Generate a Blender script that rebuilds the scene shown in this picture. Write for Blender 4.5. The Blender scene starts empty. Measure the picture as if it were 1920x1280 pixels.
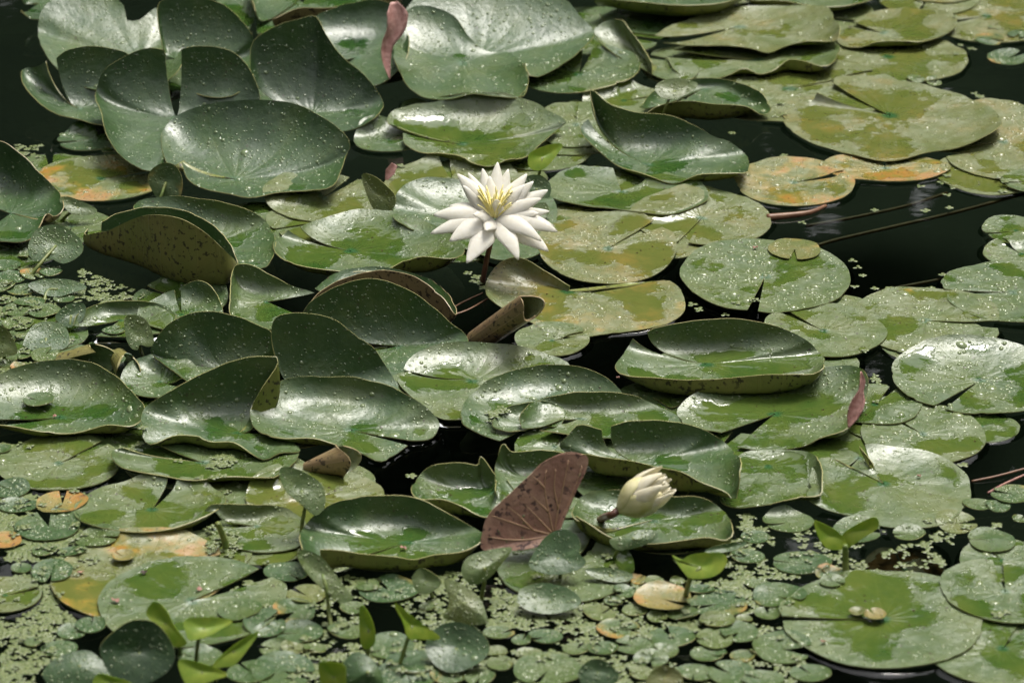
import bpy, math, random
import numpy as np
from mathutils import Vector, noise as mnoise

scene = bpy.context.scene
COL = scene.collection
R_ = math.radians

# ------------------------------------------------------------------ camera
PITCH, DIST, LENS = R_(25.0), 5.0, 121.6
cp, sp = math.cos(PITCH), math.sin(PITCH)
CAM = np.array([0.0, -DIST * cp, DIST * sp])
FWD = np.array([0.0, cp, -sp]); RGT = np.array([1.0, 0, 0]); UPV = np.array([0.0, sp, cp])
cd = bpy.data.cameras.new('camera'); cam = bpy.data.objects.new('camera', cd); COL.objects.link(cam)
cam.location = CAM; cam.rotation_euler = (math.pi / 2 - PITCH, 0, 0)
cd.lens = LENS; cd.sensor_width = 36.0; cd.clip_start = 0.05; cd.clip_end = 200.0
cd.dof.use_dof = True; cd.dof.focus_distance = 5.02; cd.dof.aperture_fstop = 6.3
scene.camera = cam

# ------------------------------------------------------------------ light
SUN_EL, SUN_AZ = 66.0, 35.0          # the light comes from behind the plants, from the right
w = bpy.data.worlds.new('World'); scene.world = w; w.use_nodes = True
nt = w.node_tree; bg = nt.nodes['Background']
sky = nt.nodes.new('ShaderNodeTexSky'); sky.sky_type = 'NISHITA'; sky.sun_disc = False
sky.sun_elevation = R_(SUN_EL); sky.sun_rotation = R_(SUN_AZ)
sky.air_density = 1.0; sky.dust_density = 4.0; sky.ozone_density = 1.0
hs = nt.nodes.new('ShaderNodeHueSaturation'); hs.inputs['Saturation'].default_value = 0.06
nt.links.new(sky.outputs[0], hs.inputs['Color']); nt.links.new(hs.outputs[0], bg.inputs['Color'])
bg.inputs['Strength'].default_value = 0.15
sl = bpy.data.lights.new('sun', 'SUN'); sl.energy = 2.5; sl.angle = R_(22); sl.color = (1.0, 0.95, 0.86)
so = bpy.data.objects.new('sun', sl); COL.objects.link(so)
sd = Vector((math.sin(R_(SUN_AZ)) * math.cos(R_(SUN_EL)), math.cos(R_(SUN_AZ)) * math.cos(R_(SUN_EL)), math.sin(R_(SUN_EL))))
so.rotation_euler = sd.to_track_quat('Z', 'Y').to_euler(); so.location = (3, 4, 6)
vs = scene.view_settings
vs.view_transform = 'Standard'; vs.look = 'None'; vs.gamma = 1.0; vs.exposure = 0.60; vs.use_curve_mapping = False
scene.cycles.max_bounces = 4; scene.cycles.transparent_max_bounces = 6; scene.cycles.caustics_reflective = False; scene.cycles.caustics_refractive = False; scene.cycles.use_adaptive_sampling = True; scene.cycles.adaptive_threshold = 0.03

# ------------------------------------------------------------------ pixel -> place
def ray(x, y):
    u = (x - 960) / 1920 * 36 / LENS; v = (640 - y) / 1920 * 36 / LENS
    d = FWD + RGT * u + UPV * v
    return d / np.linalg.norm(d)
def at(x, y, h=0.0):                       # point at height h cm that lies on the ray of a photo pixel
    d = ray(x, y); z = h * 0.01
    return CAM + d * ((z - CAM[2]) / d[2])
def at_plane(x, y, p0, n):
    d = ray(x, y); return CAM + d * (np.dot(np.asarray(p0) - CAM, n) / np.dot(d, n))
def ppm(x, y, h=0):                        # photo pixels per metre there
    q = at(x, y, h); return 1920 * LENS / 36 / np.dot(q - CAM, FWD)

rng = np.random.default_rng(7); random.seed(7)

# ------------------------------------------------------------------ materials
class N:
    def __init__(s, name):
        s.m = bpy.data.materials.new(name); s.m.use_nodes = True; s.t = s.m.node_tree
        s.b = s.t.nodes['Principled BSDF']; s.out = s.t.nodes['Material Output']
    def n(s, typ, **k):
        x = s.t.nodes.new(typ)
        for a, v in k.items(): setattr(x, a, v)
        return x
    def set(s, inp, v):
        if isinstance(v, bpy.types.NodeSocket): s.t.links.new(v, inp)
        elif isinstance(v, (tuple, list)) and len(v) == 3 and inp.type == 'RGBA': inp.default_value = (*v, 1)
        else: inp.default_value = v
    def math(s, op, a, b=0.0, c=0.0, clamp=False):
        x = s.n('ShaderNodeMath', operation=op, use_clamp=clamp)
        s.set(x.inputs[0], a); s.set(x.inputs[1], b); s.set(x.inputs[2], c); return x.outputs[0]
    def vadd(s, a, b):
        x = s.n('ShaderNodeVectorMath', operation='ADD'); s.set(x.inputs[0], a); s.set(x.inputs[1], b); return x.outputs[0]
    def vmul(s, a, b):
        x = s.n('ShaderNodeVectorMath', operation='MULTIPLY'); s.set(x.inputs[0], a); s.set(x.inputs[1], b); return x.outputs[0]
    def step(s, v, lo, hi):
        x = s.n('ShaderNodeMapRange', interpolation_type='SMOOTHSTEP')
        s.set(x.inputs[0], v); s.set(x.inputs[1], lo); s.set(x.inputs[2], hi); return x.outputs[0]
    def lin(s, v, lo, hi, a, b):
        x = s.n('ShaderNodeMapRange'); s.set(x.inputs[0], v)
        for i, q in enumerate((lo, hi, a, b)): s.set(x.inputs[i + 1], q)
        return x.outputs[0]
    def noise(s, vec, scale, detail=3.0, rough=0.55, dist=0.0):
        x = s.n('ShaderNodeTexNoise'); s.set(x.inputs['Vector'], vec); s.set(x.inputs['Scale'], scale)
        s.set(x.inputs['Detail'], detail); s.set(x.inputs['Roughness'], rough); s.set(x.inputs['Distortion'], dist); return x.outputs[0]
    def voro(s, vec, scale, feature='F1', rnd=1.0):
        x = s.n('ShaderNodeTexVoronoi', feature=feature); s.set(x.inputs['Vector'], vec); s.set(x.inputs['Scale'], scale)
        s.set(x.inputs['Randomness'], rnd); return x
    def ramp(s, f, stops):
        x = s.n('ShaderNodeValToRGB'); e = x.color_ramp.elements
        while len(e) < len(stops): e.new(0.5)
        for i, (p, c) in enumerate(stops): e[i].position = p; e[i].color = (*c, 1)
        s.set(x.inputs[0], f); return x.outputs[0]
    def mix(s, f, a, b, mode='MIX'):
        x = s.n('ShaderNodeMix', data_type='RGBA', blend_type=mode)
        s.set(x.inputs[0], f); s.set(x.inputs[6], a); s.set(x.inputs[7], b); return x.outputs[2]
    def attr(s, name):
        x = s.n('ShaderNodeAttribute'); x.attribute_name = name; return x
    def sep(s, v):
        x = s.n('ShaderNodeSeparateXYZ'); s.set(x.inputs[0], v); return x.outputs
    def bump(s, h, strength, dist, normal=None):
        x = s.n('ShaderNodeBump'); s.set(x.inputs['Height'], h); s.set(x.inputs['Strength'], strength); s.set(x.inputs['Distance'], dist)
        if normal is not None: s.set(x.inputs['Normal'], normal)
        return x.outputs[0]
    def p(s, **k):
        for a, v in k.items(): s.set(s.b.inputs[a.replace('_', ' ')], v)

def leaf_coords(m):
    lf = m.sep(m.attr('leaf').outputs['Vector']); pa = m.attr('par'); pr = m.sep(pa.outputs['Vector'])
    seed = pa.outputs['Alpha']
    pos = m.n('ShaderNodeTexCoord').outputs['Object']
    cmb = m.n('ShaderNodeCombineXYZ'); 
    for i, q in enumerate((17.0, 9.0, 5.0)): m.set(cmb.inputs[i], m.math('MULTIPLY', seed, q))
    return lf, pr, seed, m.vadd(pos, cmb.outputs[0])

def veins(m, th, r, n, width):
    a = m.math('ABSOLUTE', m.math('SUBTRACT', m.math('FRACT', m.math('MULTIPLY', th, n)), 0.5))   # 0 at a vein
    wdt = m.math('DIVIDE', width * n / 24.0, m.math('MAXIMUM', r, 0.06))
    return m.math('SUBTRACT', 1.0, m.step(a, 0.0, m.math('MINIMUM', wdt, 0.35)))

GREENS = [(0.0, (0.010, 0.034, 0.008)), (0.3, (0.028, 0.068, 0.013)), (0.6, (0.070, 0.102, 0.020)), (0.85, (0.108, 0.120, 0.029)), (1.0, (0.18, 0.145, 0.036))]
def make_top(name, small=False):
    m = N(name); lf, pr, seed, pos = leaf_coords(m)
    r, th, pud = lf[0], lf[1], lf[2]; tone, wet, decay = pr[0], pr[1], pr[2]
    n1 = m.noise(pos, 14, 4); n2 = m.noise(pos, 90, 3); n3 = m.noise(pos, 420, 2)
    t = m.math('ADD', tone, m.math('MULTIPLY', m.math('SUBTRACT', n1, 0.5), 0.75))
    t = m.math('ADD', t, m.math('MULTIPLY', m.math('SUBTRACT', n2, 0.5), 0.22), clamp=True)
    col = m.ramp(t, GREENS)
    v1 = veins(m, th, r, 17, 0.05); v2 = m.math('MULTIPLY', veins(m, m.math('ADD', th, 0.013), r, 34, 0.03), m.step(r, 0.45, 0.7))
    v = m.math('MAXIMUM', v1, v2); v = m.math('MULTIPLY', v, m.step(r, 0.98, 0.7))
    v = m.math('MULTIPLY', v, m.lin(n1, 0.35, 0.65, 0.15, 1.0))
    col = m.mix(m.math('MULTIPLY', v, 0.13), col, (0.16, 0.19, 0.055))
    # dying patches: yellow, then orange, then brown with a ragged border
    dn = m.math('ADD', m.noise(pos, 11, 5, 0.62), m.math('MULTIPLY', r, 0.10))
    df = m.math('SUBTRACT', m.math('ADD', dn, decay), 1.0)
    col = m.mix(m.math('MULTIPLY', m.step(df, -0.07, 0.05), 0.8), col, (0.25, 0.19, 0.040))
    col = m.mix(m.math('MULTIPLY', m.step(df, 0.0, 0.09), 0.85), col, (0.30, 0.145, 0.035))
    col = m.mix(m.step(df, 0.115, 0.16), col, (0.10, 0.05, 0.025))
    # dark flecks
    vo = m.voro(m.vmul(pos, (1.0, 0.7, 1.0)), 120 if not small else 200)
    pres = m.sep(vo.outputs['Color'])[0]
    fl = m.math('MULTIPLY', m.math('SUBTRACT', 1.0, m.step(vo.outputs['Distance'], 0.16, 0.26)), m.step(m.math('ADD', pres, m.math('MULTIPLY', tone, 0.34)), 0.88, 0.92))
    fl = m.math('MULTIPLY', fl, m.step(m.noise(pos, 22, 2), 0.42, 0.62))
    col = m.mix(m.math('MULTIPLY', fl, 0.85), col, (0.035, 0.022, 0.012))
    if not small:
        col = m.mix(m.math('SUBTRACT', 1.0, m.step(r, 0.04, 0.11)), col, (0.028, 0.082, 0.026))
    # film of rain water: sharp ragged border
    pf = m.math('ADD', pud, m.math('ADD', m.math('MULTIPLY', m.math('SUBTRACT', n2, 0.5), 0.55), m.math('MULTIPLY', m.math('SUBTRACT', m.noise(pos, 34, 3, 0.6), 0.5), 1.1)))
    film = m.step(pf, -0.05, m.lin(m.noise(pos, 18, 2), 0.35, 0.65, -0.02, 0.35))
    dry = m.math('SUBTRACT', 1.0, film)
    # fine beads on the dry wax
    vb = m.voro(pos, 165 if not small else 190); vp = m.sep(vb.outputs['Color'])
    rad = m.lin(m.math('POWER', vp[1], 1.6), 0, 1, 0.15, 0.42)
    q = m.math('DIVIDE', vb.outputs['Distance'], rad)
    dome = m.math('SQRT', m.math('MAXIMUM', m.math('SUBTRACT', 1.0, m.math('MULTIPLY', q, q)), 0.0))
    dome = m.math('MULTIPLY', dome, m.math('MULTIPLY', m.step(m.math('ADD', vp[0], m.math('MULTIPLY', m.math('SUBTRACT', n1, 0.5), 1.2)), 0.30, 0.34), dry))
    bead = m.step(dome, 0.02, 0.2)
    # pale wax and sky sheen painted together into the dry colour; water clears both
    wax_sheen = m.math('MULTIPLY', m.math('MULTIPLY', dry, m.math('SUBTRACT', 1.0, bead)), m.lin(m.noise(pos, 30, 3), 0.35, 0.65, 0.0, 0.03 if small else m.math('MULTIPLY', m.lin(tone, 0.35, 0.7, 0.03, 0.22), m.lin(m.noise(pos, 75, 3, 0.65), 0.38, 0.6, 0.25, 1.0))))
    col = m.mix(wax_sheen, col, (0.40, 0.44, 0.36))
    col = m.mix(m.math('MULTIPLY', bead, 0.22), col, (0.30, 0.35, 0.20))
    rough = m.math('ADD', m.math('MULTIPLY', dry, m.lin(n3, 0.3, 0.7, 0.30, 0.44)), 0.03)
    rough = m.math('SUBTRACT', rough, m.math('MULTIPLY', m.math('MULTIPLY', rough, bead), 0.75))
    edge = m.math('MULTIPLY', m.step(pf, -0.06, 0.03), 1.0)
    h = m.math('ADD', m.math('MULTIPLY', dome, 1.0), m.math('MULTIPLY', edge, 0.9))
    h = m.math('ADD', h, m.math('MULTIPLY', m.math('MULTIPLY', n3, dry), 0.22))
    h = m.math('ADD', h, m.math('MULTIPLY', m.math('MULTIPLY', v, dry), -0.12))
    h = m.math('ADD', h, m.math('MULTIPLY', m.math('MULTIPLY', n2, dry), 0.8))
    h = m.math('ADD', h, m.math('MULTIPLY', m.noise(pos, 26, 3, 0.6), 1.6))
    m.p(Base_Color=col, Roughness=rough, Specular_IOR_Level=m.lin(dry, 0, 1, 0.5, 0.5 if small else 0.72), Normal=m.bump(h, 0.8, 0.0016), Coat_Weight=m.math('MULTIPLY', dry, m.lin(m.noise(pos, 24, 4, 0.6), 0.38, 0.62, 0.0, 0.05 if small else 0.28)), Coat_Roughness=0.38, Coat_IOR=1.6)
    return m.m

def make_under(name):
    m = N(name); lf, pr, seed, pos = leaf_coords(m)
    un = m.attr('und').outputs['Fac']; r, th = lf[0], lf[1]
    n1 = m.noise(pos, 16, 4); n2 = m.noise(pos, 120, 3)
    col = m.mix(m.math('ADD', m.lin(un, 0.25, 1.0, 0.0, 0.95), m.math('MULTIPLY', m.math('SUBTRACT', n1, 0.5), 0.35), clamp=True), (0.145, 0.170, 0.035), (0.28, 0.155, 0.115))
    col = m.mix(m.math('MULTIPLY', m.step(n1, 0.45, 0.7), 0.5), col, (0.20, 0.18, 0.05))
    v = m.math('MAXIMUM', veins(m, th, r, 17, 0.06), m.math('MULTIPLY', veins(m, m.math('ADD', th, 0.013), r, 34, 0.04), m.step(r, 0.45, 0.6)))
    col = m.mix(m.math('MULTIPLY', v, 0.10), col, (0.26, 0.20, 0.08))
    vo = m.noise(pos, 125, 2.5, 0.6)
    bl = m.math('MULTIPLY', m.step(vo, 0.57, 0.60), m.step(m.noise(pos, 24, 2), 0.34, 0.55))
    col = m.mix(m.math('MULTIPLY', bl, 0.92), col, (0.018, 0.012, 0.010))
    hh = m.math('ADD', m.math('MULTIPLY', v, 0.25), m.math('MULTIPLY', n2, 0.5))
    m.p(Base_Color=col, Roughness=m.lin(n2, 0.3, 0.7, 0.28, 0.5), Specular_IOR_Level=0.5, Normal=m.bump(hh, 0.7, 0.0018))
    return m.m

def make_rim():
    m = N('leaf_edge'); un = m.attr('und').outputs['Fac']
    m.p(Base_Color=m.mix(m.math('MULTIPLY', un, 0.9, clamp=True), (0.27, 0.29, 0.10), (0.32, 0.20, 0.13)), Roughness=0.45)
    return m.m
def make_drop(name):
    m = N(name); pa = m.attr('par'); pr = m.sep(pa.outputs['Vector'])
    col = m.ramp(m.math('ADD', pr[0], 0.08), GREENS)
    # water bead: leaf colour with a pale mix painted in for refracted light
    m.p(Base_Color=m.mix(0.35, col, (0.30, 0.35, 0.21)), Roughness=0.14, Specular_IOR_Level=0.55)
    return m.m
M = {}
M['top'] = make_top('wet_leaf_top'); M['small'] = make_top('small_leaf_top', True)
M['under'] = make_under('leaf_underside'); M['rim'] = make_rim(); M['drop'] = make_drop('rain_bead')

def simple(name, c1, c2, scale=60, rough=0.45, bump=0.3, spec=0.5, **k):
    m = N(name); pos = m.n('ShaderNodeTexCoord').outputs['Object']; n = m.noise(pos, scale, 4)
    m.p(Base_Color=m.mix(m.step(n, 0.3, 0.7), c1, c2), Roughness=rough, Specular_IOR_Level=spec, Normal=m.bump(n, bump, 0.002), **k)
    return m.m
M['stalk'] = simple('leaf_stalk', (0.10, 0.15, 0.03), (0.17, 0.19, 0.05), 90)
M['brown_stalk'] = simple('brown_stalk', (0.10, 0.04, 0.03), (0.17, 0.08, 0.05), 90)
M['sunk_stem'] = simple('sunken_stem', (0.13, 0.06, 0.03), (0.20, 0.10, 0.05), 60)
M['dead_pink'] = simple('dead_leaf_pink', (0.36, 0.17, 0.15), (0.52, 0.30, 0.26), 130, 0.5, 0.8)
M['scrap'] = simple('fallen_scrap', (0.20, 0.08, 0.08), (0.38, 0.20, 0.14), 200, 0.6, 0.5)
M['scrap_dark'] = simple('rotten_scrap', (0.03, 0.02, 0.02), (0.08, 0.05, 0.04), 200, 0.6, 0.5)
M['duck'] = simple('duckweed', (0.065, 0.10, 0.026), (0.145, 0.17, 0.06), 300, 0.38, 0.3)
M['lime'] = simple('young_leaf', (0.22, 0.36, 0.035), (0.38, 0.47, 0.06), 55, 0.32, 0.35)
M['petal'] = simple('petal_white', (0.91, 0.88, 0.79), (0.95, 0.93, 0.87), 150, 0.42, 0.15, 0.4)
def translucent(mat, f):
    t = mat.node_tree; b = t.nodes['Principled BSDF']; o = t.nodes['Material Output']; tl = t.nodes.new('ShaderNodeBsdfTranslucent'); mx = t.nodes.new('ShaderNodeMixShader')
    src = b.inputs['Base Color'].links[0].from_socket; t.links.new(src, tl.inputs[0]); mx.inputs[0].default_value = f
    t.links.new(b.outputs[0], mx.inputs[1]); t.links.new(tl.outputs[0], mx.inputs[2]); t.links.new(mx.outputs[0], o.inputs[0])
translucent(M['petal'], 0.45); translucent(M['lime'], 0.5)
M['stamen'] = simple('stamen_yellow', (0.90, 0.78, 0.24), (0.93, 0.86, 0.46), 200, 0.5, 0.2)
M['cream'] = simple('bud_cream', (0.84, 0.78, 0.58), (0.88, 0.84, 0.70), 120, 0.4, 0.2); translucent(M['cream'], 0.35)
M['sepal'] = simple('bud_sepal', (0.50, 0.48, 0.20), (0.70, 0.64, 0.40), 40, 0.35, 0.2)

m = N('pond_water')                                   # clear dark water: mirror by angle, dim view of the bed
pos = m.n('ShaderNodeTexCoord').outputs['Object']
nz = m.noise(m.vmul(pos, (1.0, 1.6, 1.0)), 9, 2, 0.5); nf = m.noise(pos, 60, 2, 0.5)
bmp = m.bump(m.math('ADD', nz, m.math('MULTIPLY', nf, 0.08)), 0.09, 0.003)
tr = m.n('ShaderNodeBsdfTransparent'); tr.inputs[0].default_value = (0.36, 0.44, 0.36, 1)
gl = m.n('ShaderNodeBsdfGlossy'); gl.inputs['Roughness'].default_value = 0.02; m.set(gl.inputs['Normal'], bmp)
fr = m.n('ShaderNodeFresnel'); fr.inputs[0].default_value = 1.333; m.set(fr.inputs['Normal'], bmp)
mx = m.n('ShaderNodeMixShader'); m.set(mx.inputs[0], fr.outputs[0]); m.set(mx.inputs[1], tr.outputs[0]); m.set(mx.inputs[2], gl.outputs[0])
m.t.links.new(mx.outputs[0], m.out.inputs[0]); M['water'] = m.m
M['bed'] = simple('pond_mud', (0.004, 0.008, 0.004), (0.010, 0.014, 0.007), 6, 0.8, 0.5)
M['tree_leaf'] = simple('bank_foliage', (0.010, 0.022, 0.008), (0.025, 0.045, 0.012), 1.5, 0.7, 0.2, 0.2)
M['bank'] = simple('bank_soil', (0.03, 0.03, 0.015), (0.04, 0.055, 0.02), 3, 0.9, 0.5)

# ------------------------------------------------------------------ mesh helpers
def mesh_obj(name, V, F, mats, parent=None, smooth=True, fm=None, loc=None):
    V = np.asarray(V, float)
    if loc is not None: V = V - np.asarray(loc)
    me = bpy.data.meshes.new(name); me.from_pydata(V.tolist(), [], F if isinstance(F, list) else F.tolist())
    for q in (mats if isinstance(mats, (list, tuple)) else [mats]): me.materials.append(q)
    me.polygons.foreach_set('use_smooth', np.full(len(me.polygons), smooth))
    if fm is not None: me.polygons.foreach_set('material_index', np.asarray(fm, dtype=np.int32))
    me.update()
    o = bpy.data.objects.new(name, me); COL.objects.link(o)
    if loc is not None: o.location = loc
    if parent is not None:
        o.parent = parent
        if loc is None: o.location = -np.asarray(parent.location)
    return o
def tag(o, label=None, cat=None, group=None, kind=None):
    for k, v in (('label', label), ('category', cat), ('group', group), ('kind', kind)):
        if v: o[k] = v
    return o
def attrs(me, leaf=None, par=None, und=None):
    n = len(me.vertices)
    if leaf is not None:
        a = me.attributes.new('leaf', 'FLOAT_VECTOR', 'POINT'); a.data.foreach_set('vector', np.ascontiguousarray(leaf, dtype=np.float32).ravel())
    if par is not None:
        a = me.attributes.new('par', 'FLOAT_COLOR', 'POINT'); a.data.foreach_set('color', np.tile(np.array(par, np.float32), (n, 1)).ravel())
    if und is not None:
        a = me.attributes.new('und', 'FLOAT', 'POINT'); a.data.foreach_set('value', np.full(n, und, np.float32))
def tube_data(P, rad, seg=8):
    P = np.asarray(P, float); n = len(P); rad = np.broadcast_to(rad, n)
    T = np.gradient(P, axis=0); T /= np.linalg.norm(T, axis=1)[:, None] + 1e-12
    ref = np.array([0, 0, 1.0]) if abs(T[0][2]) < 0.9 else np.array([1.0, 0, 0])
    V = []
    for i in range(n):
        a = np.cross(T[i], ref); a /= np.linalg.norm(a) + 1e-12; b = np.cross(T[i], a)
        for k in range(seg):
            t = 2 * math.pi * k / seg; V.append(P[i] + rad[i] * (a * math.cos(t) + b * math.sin(t)))
    F = [[i * seg + k, i * seg + (k + 1) % seg, (i + 1) * seg + (k + 1) % seg, (i + 1) * seg + k] for i in range(n - 1) for k in range(seg)]
    F.append(list(range(seg))[::-1]); F.append([(n - 1) * seg + k for k in range(seg)])
    return np.array(V), F
def bez(a, b, c, n=10):
    t = np.linspace(0, 1, n)[:, None]; a, b, c = map(np.asarray, (a, b, c)); return (1 - t)**2 * a + 2 * t * (1 - t) * b + t**2 * c

# height of what already floats there, for laying one leaf on another
HX0, HY0, HRES = -1.3, -1.4, 0.005
HM = np.full((560, 900), 0.0)
def hidx(x, y): return np.clip(((x - HX0) / HRES).astype(int), 0, HM.shape[0] - 1), np.clip(((y - HY0) / HRES).astype(int), 0, HM.shape[1] - 1)
def blur(A, it=2):
    for _ in range(it):
        B = np.pad(A, 1, mode='edge'); A = (B[1:-1, 1:-1] * 2 + B[:-2, 1:-1] + B[2:, 1:-1] + B[1:-1, :-2] + B[1:-1, 2:]) / 6
    return A
def catmull(P, n, closed=False):
    P = np.asarray(P, float); m_ = len(P)
    Q = np.vstack([P[-1], P, P[0], P[1]]) if closed else np.vstack([2 * P[0] - P[1], P, 2 * P[-1] - P[-2]])
    out = []
    for i in range(m_ if closed else m_ - 1):
        p0, p1, p2, p3 = Q[i], Q[i + 1], Q[i + 2], Q[i + 3]
        t = np.linspace(0, 1, 12, endpoint=False)[:, None]
        out.append(0.5 * (2 * p1 + (p2 - p0) * t + (2 * p0 - 5 * p1 + 4 * p2 - p3) * t**2 + (3 * p1 - p0 - 3 * p2 + p3) * t**3))
    out = np.vstack(out + [P[:1] if closed else P[-1:]])
    s = np.concatenate([[0], np.cumsum(np.linalg.norm(np.diff(out, axis=0), axis=1))])
    u = np.linspace(0, s[-1], n)
    return np.stack([np.interp(u, s, out[:, k]) for k in range(3)], 1)
def nz3(x, y, z, s): return mnoise.noise(Vector((x * s, y * s, z)))

def dome_mesh(Pn, Nn, rad, flat, seg, rings):
    """rain beads: one small dome for each point"""
    n = len(Pn); ref = np.tile(np.array([0.31, 0.95, 0.05]), (n, 1)); A = np.cross(Nn, ref); A /= np.linalg.norm(A, axis=1)[:, None]; B = np.cross(Nn, A)
    sx = rad * rng.uniform(0.8, 1.25, n); sy = rad * rng.uniform(0.8, 1.25, n); ph = rng.uniform(0, 6.28, n)
    ring_r, ring_h = ([1.0], [-0.1]) if rings == 1 else ([1.0, 0.78], [-0.1, 0.62])
    V = []
    for rr, hh in zip(ring_r, ring_h):
        for k in range(seg):
            t = ph + 2 * math.pi * k / seg
            V.append(Pn + A * (sx * rr * np.cos(t))[:, None] + B * (sy * rr * np.sin(t))[:, None] + Nn * (rad * flat * hh)[:, None])
    V.append(Pn + Nn * (rad * flat)[:, None]); V = np.stack(V, 1); k = V.shape[1]
    F = []
    if rings == 2: F += [[a, (a + 1) % seg, seg + (a + 1) % seg, seg + a] for a in range(seg)]
    o = seg * (rings - 1); F += [[o + a, o + (a + 1) % seg, k - 1] for a in range(seg)]
    faces = []
    for i in range(n): faces += [[q + i * k for q in f] for f in F]
    return V.reshape(-1, 3), faces

RIMS = []
BEADS = dict(fine=7500.0, mid=3200.0, big=420.0)
def build_leaf(name, C, RIM, tone, wet, decay, und, top='top', na=84, nr=22, thick=0.0013, drape=True, maxraise=0.018, curl=None,
               wav=1.0, closed=False, beads=1.0, puddles=True, vein_ridge=True, beadscale=1.0, solid_mat=None, write_h=True, under_mat=None, power=None):
    C = np.asarray(C, float); seed = float(rng.uniform(0, 50))
    P = catmull(RIM, na, closed)
    D = P - C; L = np.linalg.norm(D[:, :2], axis=1) + 1e-6; lift = D[:, 2]
    Rm = L.mean()
    # uneven margin
    for j in range(na):
        w1 = nz3(P[j, 0], P[j, 1], seed, 9.0 / max(Rm / 0.13, 0.4)); w2 = nz3(P[j, 0], P[j, 1], seed + 9, 30.0 / max(Rm / 0.13, 0.4))
        P[j, 2] += wav * Rm * (0.022 * w1 + 0.014 * w2) * (0 if drape is None else 1); w3 = nz3(P[j, 0], P[j, 1], seed + 17, 75.0 / max(Rm / 0.13, 0.4)); P[j, :2] += D[j, :2] * (0.020 * w2 + 0.014 * w1 + 0.008 * w3 - 0.03 * max(0, w3 * w2 * 4 - .45)) * min(wav, 1.2)
    D = P - C
    r = np.linspace(0.008, 1, nr) ** 0.9
    steep = np.clip(np.abs(lift) / (L + 0.02), 0, 1.6)
    near = np.clip(-D[:, 1] / L * 1.3, 0, 1); near = near * (3 - 2 * near) * near      # the edge towards the bank stands up more sharply
    pw = (1.5 + (3.2 + 4.5 * near) * np.clip(steep / (0.6 - 0.35 * near), 0, 1)) if power is None else np.full(na, power)
    kk = (1.5 * np.clip(steep / (0.7 - 0.42 * near), 0, 1)) if curl is None else np.full(na, curl)
    kk = np.convolve(np.pad(kk, 4, mode='wrap' if closed else 'edge'), np.ones(9) / 9, 'valid')
    s = r[:, None] * (1 + kk[None] * (1 - r[:, None]) * r[:, None])
    f = r[:, None] ** pw[None]
    G = np.zeros((nr, na, 3))
    G[..., 0] = C[0] + D[None, :, 0] * s; G[..., 1] = C[1] + D[None, :, 1] * s; G[..., 2] = C[2] + D[None, :, 2] * f
    th = np.concatenate([[0], np.cumsum(np.abs((np.diff(np.arctan2(D[:, 1], D[:, 0])) + math.pi) % (2 * math.pi) - math.pi))]) / (2 * math.pi)
    for i in range(nr):
        for j in range(0, na):
            x, y = G[i, j, 0], G[i, j, 1]
            G[i, j, 2] += r[i] * (1 - 0.5 * r[i]) * wav * Rm * 0.035 * nz3(x, y, seed + 3, 11.0 * 0.13 / max(Rm, 0.03))
    gu = np.gradient(G, axis=0); gv = np.gradient(G, axis=1); N0 = np.cross(gu, gv); N0 /= np.linalg.norm(N0, axis=2)[..., None] + 1e-12
    if vein_ridge:
        ph = np.abs(((th * 17) % 1) - 0.5); rid = np.exp(-(ph / 0.16) ** 2)
        G[..., 2] -= 0.0007 * (Rm / 0.13) * rid[None] * (np.sin(np.pi * np.clip(r * 1.02, 0, 1)) ** 0.7)[:, None]
    if drape:
        hx, hy = hidx(G[..., 0], G[..., 1]); need = HM[hx, hy] + 0.0022 - G[..., 2]
        need = np.maximum(need, 0) * np.clip((maxraise * 1.6 - need) / (maxraise * 0.6), 0, 1)
        need = np.minimum(need, maxraise * 0.7)
        G[..., 2] += np.maximum(blur(need, 10), blur(need, 2) * 0.8)
    if closed: G[:, -1] = G[:, 0]
    if write_h:
        for du in (0, 0.5):
            for dv in (0, 0.5):
                A = G[:-1, :-1] * (1 - du) * (1 - dv) + G[1:, :-1] * du * (1 - dv) + G[:-1, 1:] * (1 - du) * dv + G[1:, 1:] * du * dv
                hx, hy = hidx(A[..., 0], A[..., 1]); np.maximum.at(HM, (hx, hy), A[..., 2] + 0.0005)
    # normals
    gu = np.gradient(G, axis=0); gv = np.gradient(G, axis=1)
    Nn = np.cross(gu, gv); Nn /= np.linalg.norm(Nn, axis=2)[..., None] + 1e-12
    if Nn[nr // 2, :, 2].mean() < 0: Nn = -Nn; flip = True
    else: flip = False
    B = G - Nn * thick * (0.9 + 0.1 * np.clip((1 - r[:, None, None]) * 6, 0, 1))
    # puddle field: gathers where the blade is low and level
    low = np.clip((G[..., 2] - G[..., 2].min()) / (0.05 if Rm > 0.05 else 0.02), 0, 1)
    pf = np.zeros((nr, na))
    if puddles:
        for i in range(nr):
            for j in range(na):
                pf[i, j] = 1.15 * nz3(G[i, j, 0], G[i, j, 1], seed + 21, 13.0 * 0.13 / max(Rm, 0.05))
        pf = pf + (wet - 0.5) * 1.1 - 3.3 * (1 - np.abs(N0[..., 2])) - 0.5 * np.clip((r[:, None] - 0.86) / 0.14, 0, 1) - 0.35 * low
    else: pf -= 1.0
    nv = nr * na
    idx = np.arange(nv).reshape(nr, na)
    q = np.stack([idx[:-1, :-1], idx[1:, :-1], idx[1:, 1:], idx[:-1, 1:]], -1).reshape(-1, 4)
    if flip: q = q[:, ::-1]
    Ft = q; Fb = q[:, ::-1] + nv
    ring = np.concatenate([idx[:, 0], idx[-1, 1:], idx[::-1, -1][1:]]) if not closed else idx[-1]
    Gf, Bf = G.reshape(-1, 3), B.reshape(-1, 3)
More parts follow.
